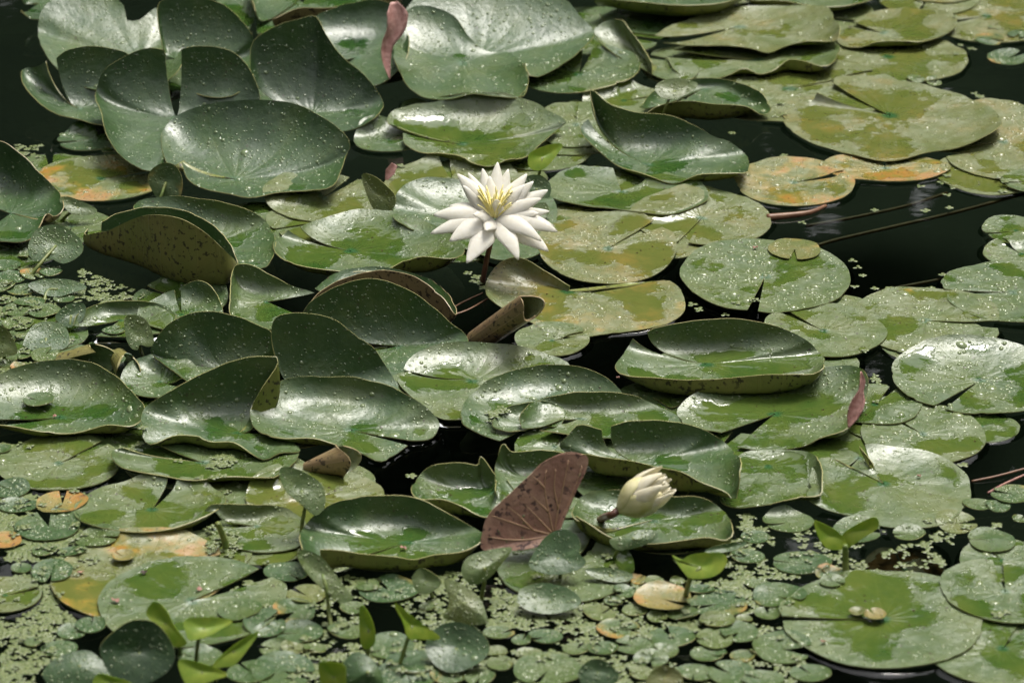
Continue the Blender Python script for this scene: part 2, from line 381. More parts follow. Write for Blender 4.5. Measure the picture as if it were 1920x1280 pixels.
    E = np.concatenate([Gf[ring], Bf[ring]]); ne = len(ring); e0 = 2 * nv
    Fe = np.array([[e0 + k, e0 + k + 1, e0 + ne + k + 1, e0 + ne + k] for k in range(ne - 1)])
    if flip: Fe = Fe[:, ::-1]
    V = np.concatenate([Gf, Bf, E]); F = np.concatenate([Ft, Fb, Fe])
    fm = np.concatenate([np.zeros(len(Ft)), np.ones(len(Fb)), np.full(len(Fe), 2)])
    lf = np.stack([np.broadcast_to(r[:, None], (nr, na)), np.broadcast_to(th[None], (nr, na)), pf], -1).reshape(-1, 3)
    lf = np.concatenate([lf, lf, lf[ring], lf[ring]])
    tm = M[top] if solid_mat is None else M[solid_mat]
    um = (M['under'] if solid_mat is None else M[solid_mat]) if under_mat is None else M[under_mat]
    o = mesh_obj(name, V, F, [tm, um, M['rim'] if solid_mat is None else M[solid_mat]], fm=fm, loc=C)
    attrs(o.data, lf, (tone, wet, decay, seed), und)
    RIMS.append((o, G[-1].copy(), C.copy(), wet))
    if beads > 0:
        if Rm > .06: beads = beads * float(rng.choice([.12, .35, .7, 1.1, 1.7] if beads <= 1 else [.5, .8, 1.1, 1.5])); beadscale = beadscale * float(rng.uniform(.85, 1.3))
        a1 = np.linalg.norm(np.cross(G[1:, :-1] - G[:-1, :-1], G[:-1, 1:] - G[:-1, :-1]), axis=2); area = a1.sum(); prob = (a1 / area).ravel()
        VV, FF, base = [], [], 0
        bs = min(1.0, 0.55 + Rm / 0.25) * beadscale
        for kind, (lo, hi, flat, seg, rings) in dict(fine=(0.0009, 0.0017, 0.62, 5, 1), mid=(0.0017, 0.0031, 0.52, 7, 2), big=(0.0031, 0.0060, 0.36, 9, 2)).items():
            n = int(area * BEADS[kind] * beads / (bs ** 1.4) + rng.uniform())
            if n == 0: continue
            k = rng.choice(len(prob), n, p=prob); i, j = k // (na - 1), k % (na - 1); u = rng.uniform(0, 1, (2, n))
            bl = lambda A: (A[i, j].T * (1 - u[0]) * (1 - u[1]) + A[i + 1, j].T * u[0] * (1 - u[1]) + A[i, j + 1].T * (1 - u[0]) * u[1] + A[i + 1, j + 1].T * u[0] * u[1]).T
            pp, nn, ff = bl(G), bl(Nn), bl(pf)
            keep = (ff < -0.10) & (i < nr - 2)
            if kind == 'big': keep &= nn[:, 2] > 0.8
            # crowded in some places, scarce in others
            den = np.array([0.5 + 0.9 * nz3(a, b, seed + 40, 16) for a, b in pp[:, :2]]); keep &= rng.uniform(0, 1, n) < den
            pp, nn = pp[keep], nn[keep]
            if len(pp) == 0: continue
            v_, f_ = dome_mesh(pp, nn, rng.uniform(lo, hi, len(pp)) ** 1.0 * bs, flat, seg, rings)
            FF += [[q_ + base for q_ in f] for f in f_]; VV.append(v_); base += len(v_)
        if VV:
            d = mesh_obj('water_beads', np.concatenate(VV), FF, M['drop'], parent=o); attrs(d.data, None, (tone, wet, decay, seed)); tag(d, kind='stuff')
    return o, G

PADS = []
def pad(label, c, pts, tone=0.4, wet=0.5, decay=0.0, und=0.25, **k):
    cap = k.pop('cap', True); cf = k.pop('capf', .68); Cw = at(c[0], c[1], c[2] * .8); gy = c[1] + c[2] * 9.0; P = []
    for (x, y, h) in pts:
        if cap and y < c[1] - 15: h = min(h, max(cf * (gy - y) / 11.0, 1.2))      # a far edge both rises and lies behind the centre
        elif cap and y > c[1] + 6 and h > 1.6: h *= 1.06
        P.append(at(x, y, h))
    k.setdefault('cat', 'lily pad'); cat = k.pop('cat'); grp = k.pop('group', 'lily pads floating on the pond'); name = k.pop('name', 'lily_pad')
    o, G = build_leaf(name, Cw, P, tone, wet, decay, und, **k); tag(o, label, cat, grp); return o
def flat(label, cx, cy, rx, notch, tone=0.6, wet=0.5, decay=0.0, z=0.35, lifts=(), und=0.25, asp=1.0, nw=5, rim=0.25, **k):
    """a level pad: centre pixel, half width in photo pixels, direction of its slit on the ground (0 right, 90 away, 270 near)"""
    Cw = at(cx, cy, z); Rr = rx / ppm(cx, cy); P = []; ph = rng.uniform(0, 6.28, 3)
    for i in range(33):
        a = R_(notch + nw + (360 - 2 * nw) * i / 32)
        rr = Rr * (1 + 0.02 * math.sin(2 * a + ph[0]) + 0.015 * math.sin(3 * a + ph[1]) + 0.012 * math.sin(5 * a + ph[2]))
        if i in (0, 32): rr *= 0.955
        h = rim * 0.01
        for (la, lh, lw) in lifts:
            dd = (math.degrees(a) - la + 180) % 360 - 180; h += lh * 0.01 * math.exp(-(dd / lw) ** 2)
        e = 0.25 * max(0, h) 
        P.append(Cw + np.array([(rr - e) * math.cos(a), (rr - e) * asp * math.sin(a), h]))
    k.setdefault('cat', 'lily pad'); cat = k.pop('cat'); grp = k.pop('group', 'lily pads floating on the pond'); name = k.pop('name', 'lily_pad')
    if name == 'lily_pad': k.setdefault('beadscale', 1.3); k.setdefault('beads', 1.6)
    off = k.pop('off', None); Cc = Cw.copy()
    if off is not None: Cc = at(off[0], off[1], z)
    o, G = build_leaf(name, Cc, P, tone, wet, decay, und, **k); tag(o, label, cat, grp); return o

# ------------------------------------------------------------------ setting
def sheet(name, x0, x1, y0, y1, z, mat, nx=2, ny=2):
    xs = np.linspace(x0, x1, nx); ys = np.linspace(y0, y1, ny)
    V = [(x, y, z) for y in ys for x in xs]; F = [[j * nx + i, j * nx + i + 1, (j + 1) * nx + i + 1, (j + 1) * nx + i] for j in range(ny - 1) for i in range(nx - 1)]
    return tag(mesh_obj(name, V, F, M[mat], smooth=False), kind='structure')
sheet('pond_bed', -14, 14, -14, 14, -0.45, 'bed')
# water surface: a fine grid so that rain rings can stand in it
def water():
    xs = np.concatenate([[-14, -5, -2], np.arange(-1.0, 1.0001, 0.008), [2, 5, 14]]); ys = np.concatenate([[-14, -6, -2], np.arange(-1.1, 1.7001, 0.012), [2.5, 5, 14]])
    X, Y = np.meshgrid(xs, ys); Z = np.zeros_like(X)
    for (px, py, amp, n) in ((855, 850, 0.0009, 4), (1150, 655, 0.0008, 4), (1905, 862, 0.0009, 3), (1010, 1110, 0.0006, 3)):
        c = at(px, py); d = np.hypot(X - c[0], Y - c[1]); wl = 0.013
        Z += amp * np.cos(d / wl * 2 * math.pi) * np.exp(-((d - 0.02) / 0.035) ** 2)
    nx, ny = len(xs), len(ys); I = np.arange(nx * ny).reshape(ny, nx)
    F = np.stack([I[:-1, :-1], I[:-1, 1:], I[1:, 1:], I[1:, :-1]], -1).reshape(-1, 4)
    return tag(mesh_obj('pond_water', np.stack([X, Y, Z], -1).reshape(-1, 3), F, M['water']), kind='structure')
water()
def bank():
    rr = np.array([9.0, 9.4, 9.8, 10.6, 11.6, 14, 20, 32]); hz = np.array([-0.5, -0.05, 0.22, 0.35, 0.5, 0.8, 1.2, 2.0]); n = 96
    V = [((r + .25 * math.sin(a * 7) + .12 * math.sin(a * 19)) * math.sin(a), (r + .25 * math.sin(a * 7) + .12 * math.sin(a * 19)) * math.cos(a), h) for r, h in zip(rr, hz) for a in np.linspace(0, 2 * math.pi, n, endpoint=False)]
    F = [[j * n + i, j * n + (i + 1) % n, (j + 1) * n + (i + 1) % n, (j + 1) * n + i] for j in range(7) for i in range(n)]
    return tag(mesh_obj('bank', V, F, M['bank']), kind='structure')
bank()
# dark trees mirrored in open water; unseen lower near ones added to darken leaves
def far_and_shade_trees():
    n = 70000; g = np.random.default_rng(3); k = 44
    an = np.linspace(-math.pi, math.pi, k, endpoint=False) + g.uniform(-.06, .06, k); ra = g.uniform(10.8, 12.6, k)
    cx = ra * np.sin(an); cy = ra * np.cos(an) * 1.0; top = np.where(np.abs(an) < 1.6, g.uniform(9.0, 11.0, k), g.uniform(5.0, 6.2, k)); wd = g.uniform(1.5, 2.1, k)
    t = g.integers(0, k, n); d = g.normal(size=(n, 3)); d /= np.linalg.norm(d, axis=1)[:, None]; rr = g.uniform(0.72, 1.0, n) ** 0.6
    P = np.stack([cx[t] + d[:, 0] * wd[t] * rr * (1 + 0.2 * np.sin(d[:, 2] * 9 + t)), cy[t] + d[:, 1] * wd[t] * rr, top[t] * 0.5 + d[:, 2] * top[t] * 0.5 * rr + 0.1], 1)
    a = g.normal(size=(n, 3)); a /= np.linalg.norm(a, axis=1)[:, None]; b = np.cross(a, g.normal(size=(n, 3))); b /= np.linalg.norm(b, axis=1)[:, None]
    sz = g.uniform(0.22, 0.45, n)[:, None]
    V = np.stack([P - a * sz, P + b * sz * 0.6, P + a * sz, P - b * sz * 0.6], 1).reshape(-1, 3)
    return tag(mesh_obj('far_and_shade_trees', V, np.arange(n * 4).reshape(n, 4), M['tree_leaf'], smooth=False), 'dark wall of bank trees mirrored in the open water, with unseen near ones added for shade', kind='stuff')
far_and_shade_trees()

# ------------------------------------------------------------------ lily pads, lowest first, each laid on the ones before it

# -- half-sunken pads in the lowest layer
UNDER = [(x, y, 'the ' + t) for x, y, t in [(470,430,'beaded pad with the rolled rim'),(660,440,'wide wet pad by the flower'),(850,345,'olive pad beyond the flower'),(880,250,'dished olive-green pad'),(1230,290,'pad with the pointed lobe'),(1140,460,'yellow-olive pad behind the rolled leaf'),(1310,410,'olive-mottled pad'),(1330,180,'dark-walled green pad'),(1420,115,'frilled wavy pad'),
    (1200,100,'slim folded pad'),(1660,210,'great speckled olive pad'),(1640,70,'tattered folded pad'),(700,590,'dark scooped pad'),(400,650,'smooth frosted bowl pad'),(600,660,'upright-walled pad'),(650,790,'broad wet pad with the slit'),(830,710,'puddled pad below the rolled leaf'),(1000,760,'oval beaded pad'),(1110,780,'brown-rimmed narrow pad'),(1210,860,'two-lobed pad above the bud'),
    (1220,975,'dish pad under the bud'),(950,920,'pads beside the folded leaf'),(1350,670,'oblong black-spotted pad'),(1450,780,'broad pad with the folded wedge'),(1560,620,'beaded pad by the round slit pad'),(1650,910,'peaked beaded pad'),(1810,710,'pad with the tapering slit'),(110,750,'shallow dish pad'),(390,870,'duckweed-bearing pad'),(400,770,'puddle-holding pad'),(480,990,'pad folded across'),(590,935,'ragged olive pad'),
    (200,335,'browned olive pad'),(100,460,'blue-grey heart leaf'),(80,630,'large blue-green round leaflet'),(1880,260,'broad olive pad'),(470,280,'great scooped pad'),(320,180,'heart-shaped great pad'),(600,150,'pointed upright pad'),(880,80,'great pale pad'),(1720,600,'rusty-spotted pale pad'),(270,1060,'yellowed long pad'),(740,1010,'deep dish pad'),(1850,1150,'near grey-green pads')]]
for (x, y, rx, tn) in [(470,430,125,.55),(620,415,120,.7),(910,335,115,.72),(1010,285,100,.6),(1065,255,105,.62),(1100,425,120,.82),(1240,440,110,.76),(1180,205,115,.6),(1560,195,115,.76),(1320,125,120,.6),(1120,60,130,.5),(860,210,110,.5),
    (760,690,105,.55),(1130,815,105,.5),(1240,760,105,.5),(1340,850,105,.5),(1190,905,110,.42),(1020,975,110,.45),(1340,700,130,.5),(1500,680,115,.55),
    (1610,860,115,.55),(1690,790,110,.55),(210,815,105,.5),(340,865,110,.5),(480,900,115,.6),(625,905,80,.65),(150,690,95,.45),(60,755,110,.48),(260,765,95,.42),(540,795,105,.45),(420,775,105,.45),(490,1010,105,.62),(380,1040,95,.68),(95,325,95,.5),(135,425,80,.48),(30,470,85,.4),(60,625,105,.45),
    (1120,350,95,.55),(1010,440,95,.6),(850,455,95,.5),(1855,325,105,.78),(1790,245,115,.78),(1650,120,125,.78),(1500,30,140,.7),(560,180,120,.35),(260,160,110,.35),(700,120,110,.35),(1250,30,120,.4),(1560,600,115,.6),(1760,640,110,.6),(260,1010,110,.7),(1840,800,70,.55),(1250,985,115,.4),(740,1010,130,.4),(1840,1150,110,.5)]:
    an = min(UNDER, key=lambda q: (q[0] - x) ** 2 + ((q[1] - y) * 1.6) ** 2)[2]; cl = 'olive' if tn > .66 else ('dull green' if tn > .46 else 'dark green')
    flat(f'half-sunken {cl} pad mostly hidden under {an}', x, y, rx, float(rng.uniform(0, 360)), tn, .5, .12, z=.12, rim=.1, group=f'half-sunken {cl} pads under {an}', beads=.5, na=60, nr=14)
# -- far corner by the dark water
flat('olive pad with a yellow torn margin on the far edge of the dark water', 1850, 30, 120, 200, .82, .5, .22, asp=1.3)
flat('dull olive pad half sunk behind the tattered folded pad', 1740, 0, 95, 250, .78, .5, .22)
flat('wide sunken olive pad under the tattered folded pad by two paired green leaflets', 1665, 108, 150, 60, .76, .55, .15, asp=.95)
flat('flat olive pad lying under the wavy two-layer pads', 1480, 168, 210, 30, .74, .45, .15, asp=.8)
pad('olive pad with a torn brown crease and one rolled green edge', (1655, 62, 1.2), [(1600,40,1.2),(1640,18,1.2),(1700,14,1.2),(1755,20,1.2),(1790,28,2),(1793,48,2),(1765,68,1.6),(1725,78,2.2),(1690,76,2.4),(1645,78,2.4),(1615,88,1.4),(1580,86,1),(1565,66,1),(1580,50,1)], .80, .45, .2)
flat('yellowed pad with an orange edge beyond the tattered pad', 1770, -12, 70, 180, .88, .4, .30)
pad('long pad with an upturned dark edge at the far side of the wavy pads', (1480, -10, 1), [(1370,-30,2),(1420,-45,2),(1560,-45,2),(1650,-25,2),(1640,-5,2.5),(1600,8,2.6),(1540,12,2.6),(1470,3,2.4),(1410,0,2.2),(1370,-10,2)], .45, .4, .1)
pad('wavy pad with a frilled edge lying under the broad olive pad', (1420, 112, 1.0), [(1262,92,2),(1330,78,1.5),(1440,70,1.5),(1540,72,1.8),(1572,84,3),(1566,112,3),(1543,124,2.6),(1510,116,3.0),(1478,112,3.0),(1452,130,2),(1425,138,1.6),(1395,128,2.4),(1365,140,1.6),(1330,148,1.2),(1290,147,1.4),(1262,128,2),(1248,106,2.4)], .6, .35, .1)
pad('broad olive pad with a wavy lip on top of the frilled pad', (1385, 50, 2.2), [(1228,68,3),(1262,46,2.6),(1330,22,2.4),(1400,13,2.5),(1480,10,2.7),(1540,12,3.5),(1566,36,4.6),(1574,62,4.4),(1562,76,3.6),(1515,76,3.6),(1475,86,2.6),(1441,99,2.0),(1405,90,2.8),(1350,84,2.8),(1290,84,2.6),(1245,80,2.8)], .78, .35, .22)
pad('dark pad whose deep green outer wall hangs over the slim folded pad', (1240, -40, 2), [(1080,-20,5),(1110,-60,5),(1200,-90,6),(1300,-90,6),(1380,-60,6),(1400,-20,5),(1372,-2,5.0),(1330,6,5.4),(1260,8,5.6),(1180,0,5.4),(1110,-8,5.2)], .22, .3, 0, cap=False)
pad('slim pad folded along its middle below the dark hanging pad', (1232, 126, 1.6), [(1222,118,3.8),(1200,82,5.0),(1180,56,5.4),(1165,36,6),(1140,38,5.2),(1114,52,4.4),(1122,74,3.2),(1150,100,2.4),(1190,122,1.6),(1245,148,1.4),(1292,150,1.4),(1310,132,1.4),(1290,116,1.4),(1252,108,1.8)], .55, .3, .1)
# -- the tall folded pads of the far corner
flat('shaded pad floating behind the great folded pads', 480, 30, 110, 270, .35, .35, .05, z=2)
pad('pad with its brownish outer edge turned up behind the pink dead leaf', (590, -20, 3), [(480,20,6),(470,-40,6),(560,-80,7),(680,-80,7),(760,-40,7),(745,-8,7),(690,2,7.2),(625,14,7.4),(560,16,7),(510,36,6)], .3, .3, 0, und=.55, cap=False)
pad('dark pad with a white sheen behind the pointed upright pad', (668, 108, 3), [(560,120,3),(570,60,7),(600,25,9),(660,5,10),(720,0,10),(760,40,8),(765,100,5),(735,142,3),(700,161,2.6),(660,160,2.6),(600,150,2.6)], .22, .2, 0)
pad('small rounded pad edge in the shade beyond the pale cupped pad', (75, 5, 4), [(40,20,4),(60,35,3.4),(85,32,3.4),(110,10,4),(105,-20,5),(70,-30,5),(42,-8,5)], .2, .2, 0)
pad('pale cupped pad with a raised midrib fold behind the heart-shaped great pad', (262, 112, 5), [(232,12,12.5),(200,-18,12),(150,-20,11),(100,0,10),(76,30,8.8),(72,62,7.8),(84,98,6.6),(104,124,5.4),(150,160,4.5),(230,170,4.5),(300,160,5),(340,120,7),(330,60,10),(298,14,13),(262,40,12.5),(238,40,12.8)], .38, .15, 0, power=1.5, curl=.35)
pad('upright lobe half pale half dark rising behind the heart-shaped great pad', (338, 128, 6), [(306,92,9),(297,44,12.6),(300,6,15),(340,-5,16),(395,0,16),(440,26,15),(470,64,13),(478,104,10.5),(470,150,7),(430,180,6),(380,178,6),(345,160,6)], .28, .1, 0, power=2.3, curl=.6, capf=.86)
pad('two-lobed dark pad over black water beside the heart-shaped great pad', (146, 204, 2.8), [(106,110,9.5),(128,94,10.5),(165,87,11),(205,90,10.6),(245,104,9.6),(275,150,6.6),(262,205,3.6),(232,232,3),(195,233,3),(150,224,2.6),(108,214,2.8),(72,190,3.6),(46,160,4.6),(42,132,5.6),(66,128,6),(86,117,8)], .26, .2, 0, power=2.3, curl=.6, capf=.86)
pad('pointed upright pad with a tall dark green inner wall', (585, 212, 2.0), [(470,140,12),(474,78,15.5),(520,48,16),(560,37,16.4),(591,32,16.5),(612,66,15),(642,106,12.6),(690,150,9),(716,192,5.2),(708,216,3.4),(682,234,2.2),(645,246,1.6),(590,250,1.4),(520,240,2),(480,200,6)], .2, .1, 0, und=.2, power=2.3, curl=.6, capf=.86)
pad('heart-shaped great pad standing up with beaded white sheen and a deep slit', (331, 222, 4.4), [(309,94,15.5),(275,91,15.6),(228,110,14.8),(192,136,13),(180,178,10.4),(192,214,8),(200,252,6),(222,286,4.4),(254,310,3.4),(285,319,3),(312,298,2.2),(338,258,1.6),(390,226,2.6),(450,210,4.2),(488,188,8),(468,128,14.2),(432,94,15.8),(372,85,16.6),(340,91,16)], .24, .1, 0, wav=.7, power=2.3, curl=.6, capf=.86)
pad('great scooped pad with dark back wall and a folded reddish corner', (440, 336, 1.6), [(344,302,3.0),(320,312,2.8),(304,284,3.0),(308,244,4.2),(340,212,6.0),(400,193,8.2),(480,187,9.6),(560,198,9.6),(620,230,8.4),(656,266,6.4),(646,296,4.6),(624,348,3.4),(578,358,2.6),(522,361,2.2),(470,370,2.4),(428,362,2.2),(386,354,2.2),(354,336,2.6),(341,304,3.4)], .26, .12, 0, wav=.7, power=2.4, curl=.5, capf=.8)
# -- middle far
flat('green pad tucked under the great pale folded pad', 1085, 140, 120, 80, .45, .45, .05, z=.8, lifts=((300, 1.2, 60), (30, 1.5, 50)))
gp = pad('great pale pad with one lobe folded forward beside the pink dead leaf', (900, 106, 3), [(984,118,5.4),(989,150,4.6),(980,180,4.0),(940,182,4.2),(885,172,5.0),(840,178,4.4),(800,182,3.2),(764,156,4.2),(742,118,6.6),(736,84,8.6),(744,48,10.4),(766,12,12),(805,-30,13),(880,-50,13.4),(980,-42,13.4),(1050,-4,12.4),(1092,34,10.6),(1114,62,7.6),(1084,98,4.4),(1042,128,3.0),(1002,146,2.8),(988,132,3.4)], .34, .1, 0, wav=.8, power=1.8, curl=.4)
fl_ = pad('lobe folded forward, smooth and pale', (868, 118, 3.4), [(850,30,7.5),(800,12,8.5),(764,18,8.8),(744,56,8),(737,100,6.4),(750,142,5),(786,178,4),(836,186,4.2),(885,176,5.2),(938,182,4.6),(978,182,4),(990,154,4.4),(981,122,5.2),(955,98,6.2),(915,94,6.6),(880,70,7)], .36, .1, 0, name='folded_lobe', power=1.8, curl=.5, closed=True)
for q in ('category', 'group'): del fl_[q]
fl_.parent = gp; fl_.location = fl_.location - gp.location
flat('sunken pale pad behind the green pad with the slim pointed lobe', 1170, 190, 80, 20, .7, .4, .1)
flat('pale flat pad wedged beside the pointed-lobe pad and the dished pad', 1080, 235, 85, 90, .6, .35, .1, asp=1.4)
pad('green pad with its dark outer wall turned to the small pale stalked leaf', (1320, 165, 1), [(1200,200,2.4),(1230,170,2.4),(1290,150,2.2),(1360,148,2.4),(1420,170,3),(1446,200,2.4),(1430,214,1.8),(1395,198,3.8),(1340,196,4.6),(1290,190,4.8),(1240,196,4),(1210,212,2.8)], .35, .3, .05, cap=False)
flat('dark green pad slipped beneath the dished olive-green pad', 730, 262, 68, 0, .35, .35, 0, z=.4, lifts=((90, 1.5, 60),))
pad('dished olive-green pad with a dark eye beyond the white flower', (864, 270, 1.0), [(752,240,2.2),(726,229,3),(736,208,3.6),(768,197,4),(830,190,4),(900,184,4.2),(965,184,4.2),(1016,196,4.2),(1060,226,4.0),(1046,242,3.2),(1008,276,2.4),(984,296,2.2),(950,299,2.4),(922,312,1.6),(890,306,2.0),(866,294,2.4),(826,287,2.0),(786,284,1.8),(758,268,2),(754,248,2.2)], .55, .62, .05)
pad('green pad with a pointed lobe standing up, its far wall dark', (1212, 308, 1.4), [(1118,224,5.0),(1108,171,8.6),(1140,194,7.6),(1186,211,7.0),(1256,216,7.6),(1294,232,7.6),(1330,254,6.8),(1374,270,5.8),(1397,292,4.6),(1402,314,3.4),(1396,326,3.0),(1366,326,3.2),(1312,326,3.2),(1286,336,2.2),(1259,344,1.6),(1214,328,2),(1158,308,2),(1120,280,2.6),(1092,252,3.4),(1090,236,4),(1104,226,4.6)], .34, .3, 0)
flat('olive pad below the small lime leaf beyond the flower', 850, 345, 130, 100, .75, .5, .15)
flat('pale olive pad behind the wide wet pad', 605, 372, 115, 60, .72, .45, .12)
pad('green pad with a dry curled margin beside the flower petals', (1165, 358, .9), [(1150,318,1.4),(1110,314,1.4),(1082,312,1.6),(1050,324,1.6),(1026,346,1.8),(1034,370,1.6),(1078,382,1.2),(1140,390,1.2),(1205,398,1.6),(1255,402,1.4),(1310,384,1.4),(1328,368,1.4),(1310,345,1.2),(1250,325,1.2)], .48, .42, .05)
flat('olive-mottled pad beside the dark water with two sunken stems', 1316, 410, 130, 250, .78, .4, .22, asp=1.05)
# decaying pads by the dark water
flat('olive pad under the orange-stained pad at the dark water', 1660, 315, 118, 90, .84, .4, .42, asp=.62)
flat('yellowing pad with an orange and brown blotch beside the dark water', 1488, 342, 112, 20, .84, .35, .43, asp=1.1)
flat('broad olive pad partly under the great speckled olive pad', 1880, 265, 135, 200, .84, .45, .25, asp=1.5)
pad('great speckled olive pad with a folded lobe and a dark curled corner', (1668, 216, 1.0), [(1532,172,2.8),(1520,190,1.2),(1482,200,1),(1464,212,1.0),(1476,236,1),(1512,262,1),(1560,280,1),(1602,291,1),(1650,302,1),(1692,298,1.2),(1742,284,1.4),(1800,276,1.6),(1842,258,2.4),(1872,240,3),(1878,226,2.4),(1850,196,1.4),(1800,176,1.2),(1750,163,1.2),(1682,150,1.2),(1622,141,1.2),(1572,142,1.6),(1562,152,1.8)], .82, .42, .18)
flat('bluish pad lapped on the broad olive pad past the duckweed specks', 1940, 340, 62, 190, .5, .5, .05, z=.6)
flat('round green pad alone past the sunken stems, ahead of a pale one', 1905, 432, 66, 200, .5, .6, .05, z=.6)
flat('pale pad just peeping out under the round green one by the sunken stems', 1915, 476, 72, 120, .55, .35, .05)
flat('large beaded grey-green pad below the pale peeping pad', 1900, 548, 138, 180, .5, .35, .05, z=.6)
# -- around the flower
pad('grey-blue beaded pad directly behind the white flower', (930, 412, 1.4), [(774,430,2.2),(740,410,3),(736,388,3.6),(744,360,4.2),(768,342,4.2),(812,333,4.2),(868,338,3.6),(930,342,2.6),(1000,350,2.2),(1040,380,1.6),(1040,430,1),(1010,478,.8),(940,490,.8),(880,470,1),(830,450,1.4)], .42, .15, 0)
flat('yellow-olive pad with a white wet edge behind the rolled leaf', 1140, 466, 130, 40, .86, .45, .2, asp=1.3, z=.5)
pad('yellow pad with a dark raised lobe behind the rolled leaf tube', (1062, 545, .7), [(1068,538,1.2),(1022,508,3.2),(985,486,5.2),(955,482,5.4),(928,500,4.6),(912,526,3.4),(914,552,2),(940,576,1),(985,600,.7),(1030,622,.6),(1082,632,.6),(1132,626,.6),(1182,620,.6),(1250,606,.6),(1284,582,.6),(1281,552,.6),(1254,522,.6),(1190,534,.6),(1110,546,.8)], .84, .42, .3)
flat('small pale pad under the rolled leaf tube at the dark water', 1035, 638, 72, 20, .62, .35, .12)
pad('wide wet pad with a raised fold running to its green eye beside the flower', (656, 470, 1.0), [(540,431,4.4),(528,444,3.6),(514,458,3),(522,478,2.6),(552,494,2.4),(602,504,2.6),(662,508,2.6),(718,504,2.6),(750,492,3.4),(790,478,4.2),(840,484,3.8),(868,476,3.2),(862,456,3),(830,428,3),(770,402,2.8),(700,390,2.8),(640,396,2.6),(600,410,2.6),(560,424,3)], .48, .42, .05)
# -- near side of the far left group
flat('olive pad browned in the middle in the shade of the great scooped pad', 190, 335, 125, 20, .70, .35, .40, asp=.9)
flat('small dark leaf pad floating in the shade under the two-lobed pad', 170, 262, 62, 200, .3, .4, .05)
flat('dim green pad under the great scooped pad beside the stalked round leaf', 250, 282, 60, 200, .4, .4, .05)
pad('dark cupped pad with a dry brown back edge at the frame of duckweed', (20, 400, 2), [(-60,330,6),(-50,280,9),(0,264,9.5),(38,288,9),(78,328,7.2),(108,358,5.6),(118,388,4),(104,404,3.4),(86,400,3.0),(70,430,2.4),(48,452,2),(0,452,2),(-60,440,3)], .28, .3, 0, und=.6)
pad('beaded pad with a smooth rolled back rim behind the spotted upturned pad', (400, 452, 1.6), [(290,420,2),(252,392,4.6),(262,376,5),(320,369,5),(400,377,5),(460,394,4.8),(500,418,4),(516,450,2.8),(510,484,2),(494,502,1.6),(450,500,1.4),(380,490,1.4)], .36, .25, 0)
pad('pad turned up on edge showing its dark-spotted green and brown underside', (312, 476, .8), [(166,430,3.4),(160,440,3.0),(200,431,5.4),(258,407,9.4),(302,403,11.6),(350,414,11.8),(396,444,9.4),(426,474,6.6),(446,495,3.0),(440,478,4),(428,452,5),(396,420,5.4),(342,396,5.4),(280,388,5.4),(222,400,5),(190,416,4.2)], .3, .2, 0, und=.38, power=8, curl=1.4, cap=False)
flat('dim pad in the shade beneath the spotted upturned pad', 340, 560, 88, 150, .4, .5, 0, asp=1.1)
pad('low green pad with a frosted back rim by the small stalked heart leaf', (225, 600, .8), [(136,610,1.4),(150,586,2.4),(190,568,3),(250,563,3.2),(300,570,3),(330,590,2),(310,620,.8),(250,630,.8),(180,630,.8)], .46, .6, .05)
flat('dark green pad under the low frosted pad and the big smooth pad', 340, 590, 80, 100, .45, .65, 0, z=.9, lifts=((60, 3, 50),))
# -- big middle group
pad('pale sheened pad with a folded corner behind the smooth scooped pads', (500, 565, 1.5), [(590,548,2),(560,540,3),(520,522,4.6),(480,500,6.2),(448,496,6.4),(436,512,5.6),(432,560,3.2),(434,590,2),(470,612,1.4),(520,616,1.4),(580,600,1.4)], .45, .12, 0)
pad('tan-edged pad whose spotted underside curls up behind the dark scooped pad', (720, 560, 1), [(574,582,3),(590,556,4.5),(625,530,6),(670,513,6.8),(722,508,7),(780,520,6.4),(826,552,5),(852,590,3),(846,560,3),(800,520,3),(720,500,3),(640,508,3),(590,540,3)], .3, .2, 0, und=.7, cap=False)
pad('dark scooped pad with a tall back wall beside the rolled leaf tube', (748, 648, 1.0), [(560,600,9),(585,565,11),(628,540,12.4),(690,524,13),(742,534,12.2),(792,560,10),(846,606,6),(868,624,3.6),(876,642,1.8),(845,668,1.0),(800,690,.9),(752,726,.8),(700,722,.9),(640,700,1.2),(580,660,3)], .3, .35, 0, power=2.2, curl=.5, capf=.8)
pad('smooth frosted pad scooped like a bowl beside the small heart leaf', (420, 690, 2.0), [(352,714,2.2),(320,692,2.6),(288,666,3.4),(282,652,4.2),(298,626,6),(322,603,7.6),(358,586,8.6),(394,583,9),(440,591,8.8),(486,610,8),(508,624,7.2),(512,654,5),(522,672,3.6),(500,720,2),(430,740,1.6)], .33, .12, 0, power=2.0, curl=.5, capf=.8)
pad('pad with a broad upright wall speckled brown, joined at a pinched corner', (545, 722, 2.0), [(518,674,5.6),(510,634,8.2),(513,604,10.2),(530,589,11),(566,586,11.2),(620,596,10.6),(658,618,9.2),(700,648,7),(728,690,4),(748,726,2),(700,770,1.4),(600,780,1.4),(520,760,1.6),(500,720,2.4)], .36, .12, 0, power=1.8, curl=.4, capf=.8)
flat('beaded pad under the smooth frosted bowl pad, one lobe shown', 300, 715, 75, 330, .4, .3, .05, z=1.0, lifts=((120, 1.5, 60),))
flat('olive pad flat on the water below the puddled dish with red crumbs', 110, 868, 118, 45, .62, .45, .1, asp=1.0)
pad('wide shallow dish pad with a brown-tinged back rim and red crumbs', (112, 782, 1.0), [(-60,780,2.2),(-50,730,3.2),(0,700,4),(50,684,4.6),(122,673,5),(182,684,4.8),(228,712,4.2),(270,768,3.4),(250,798,2.6),(202,797,2.6),(166,806,1.8),(128,812,1.6),(74,808,2),(20,798,2.2),(-40,790,2.2)], .45, .5, .12)
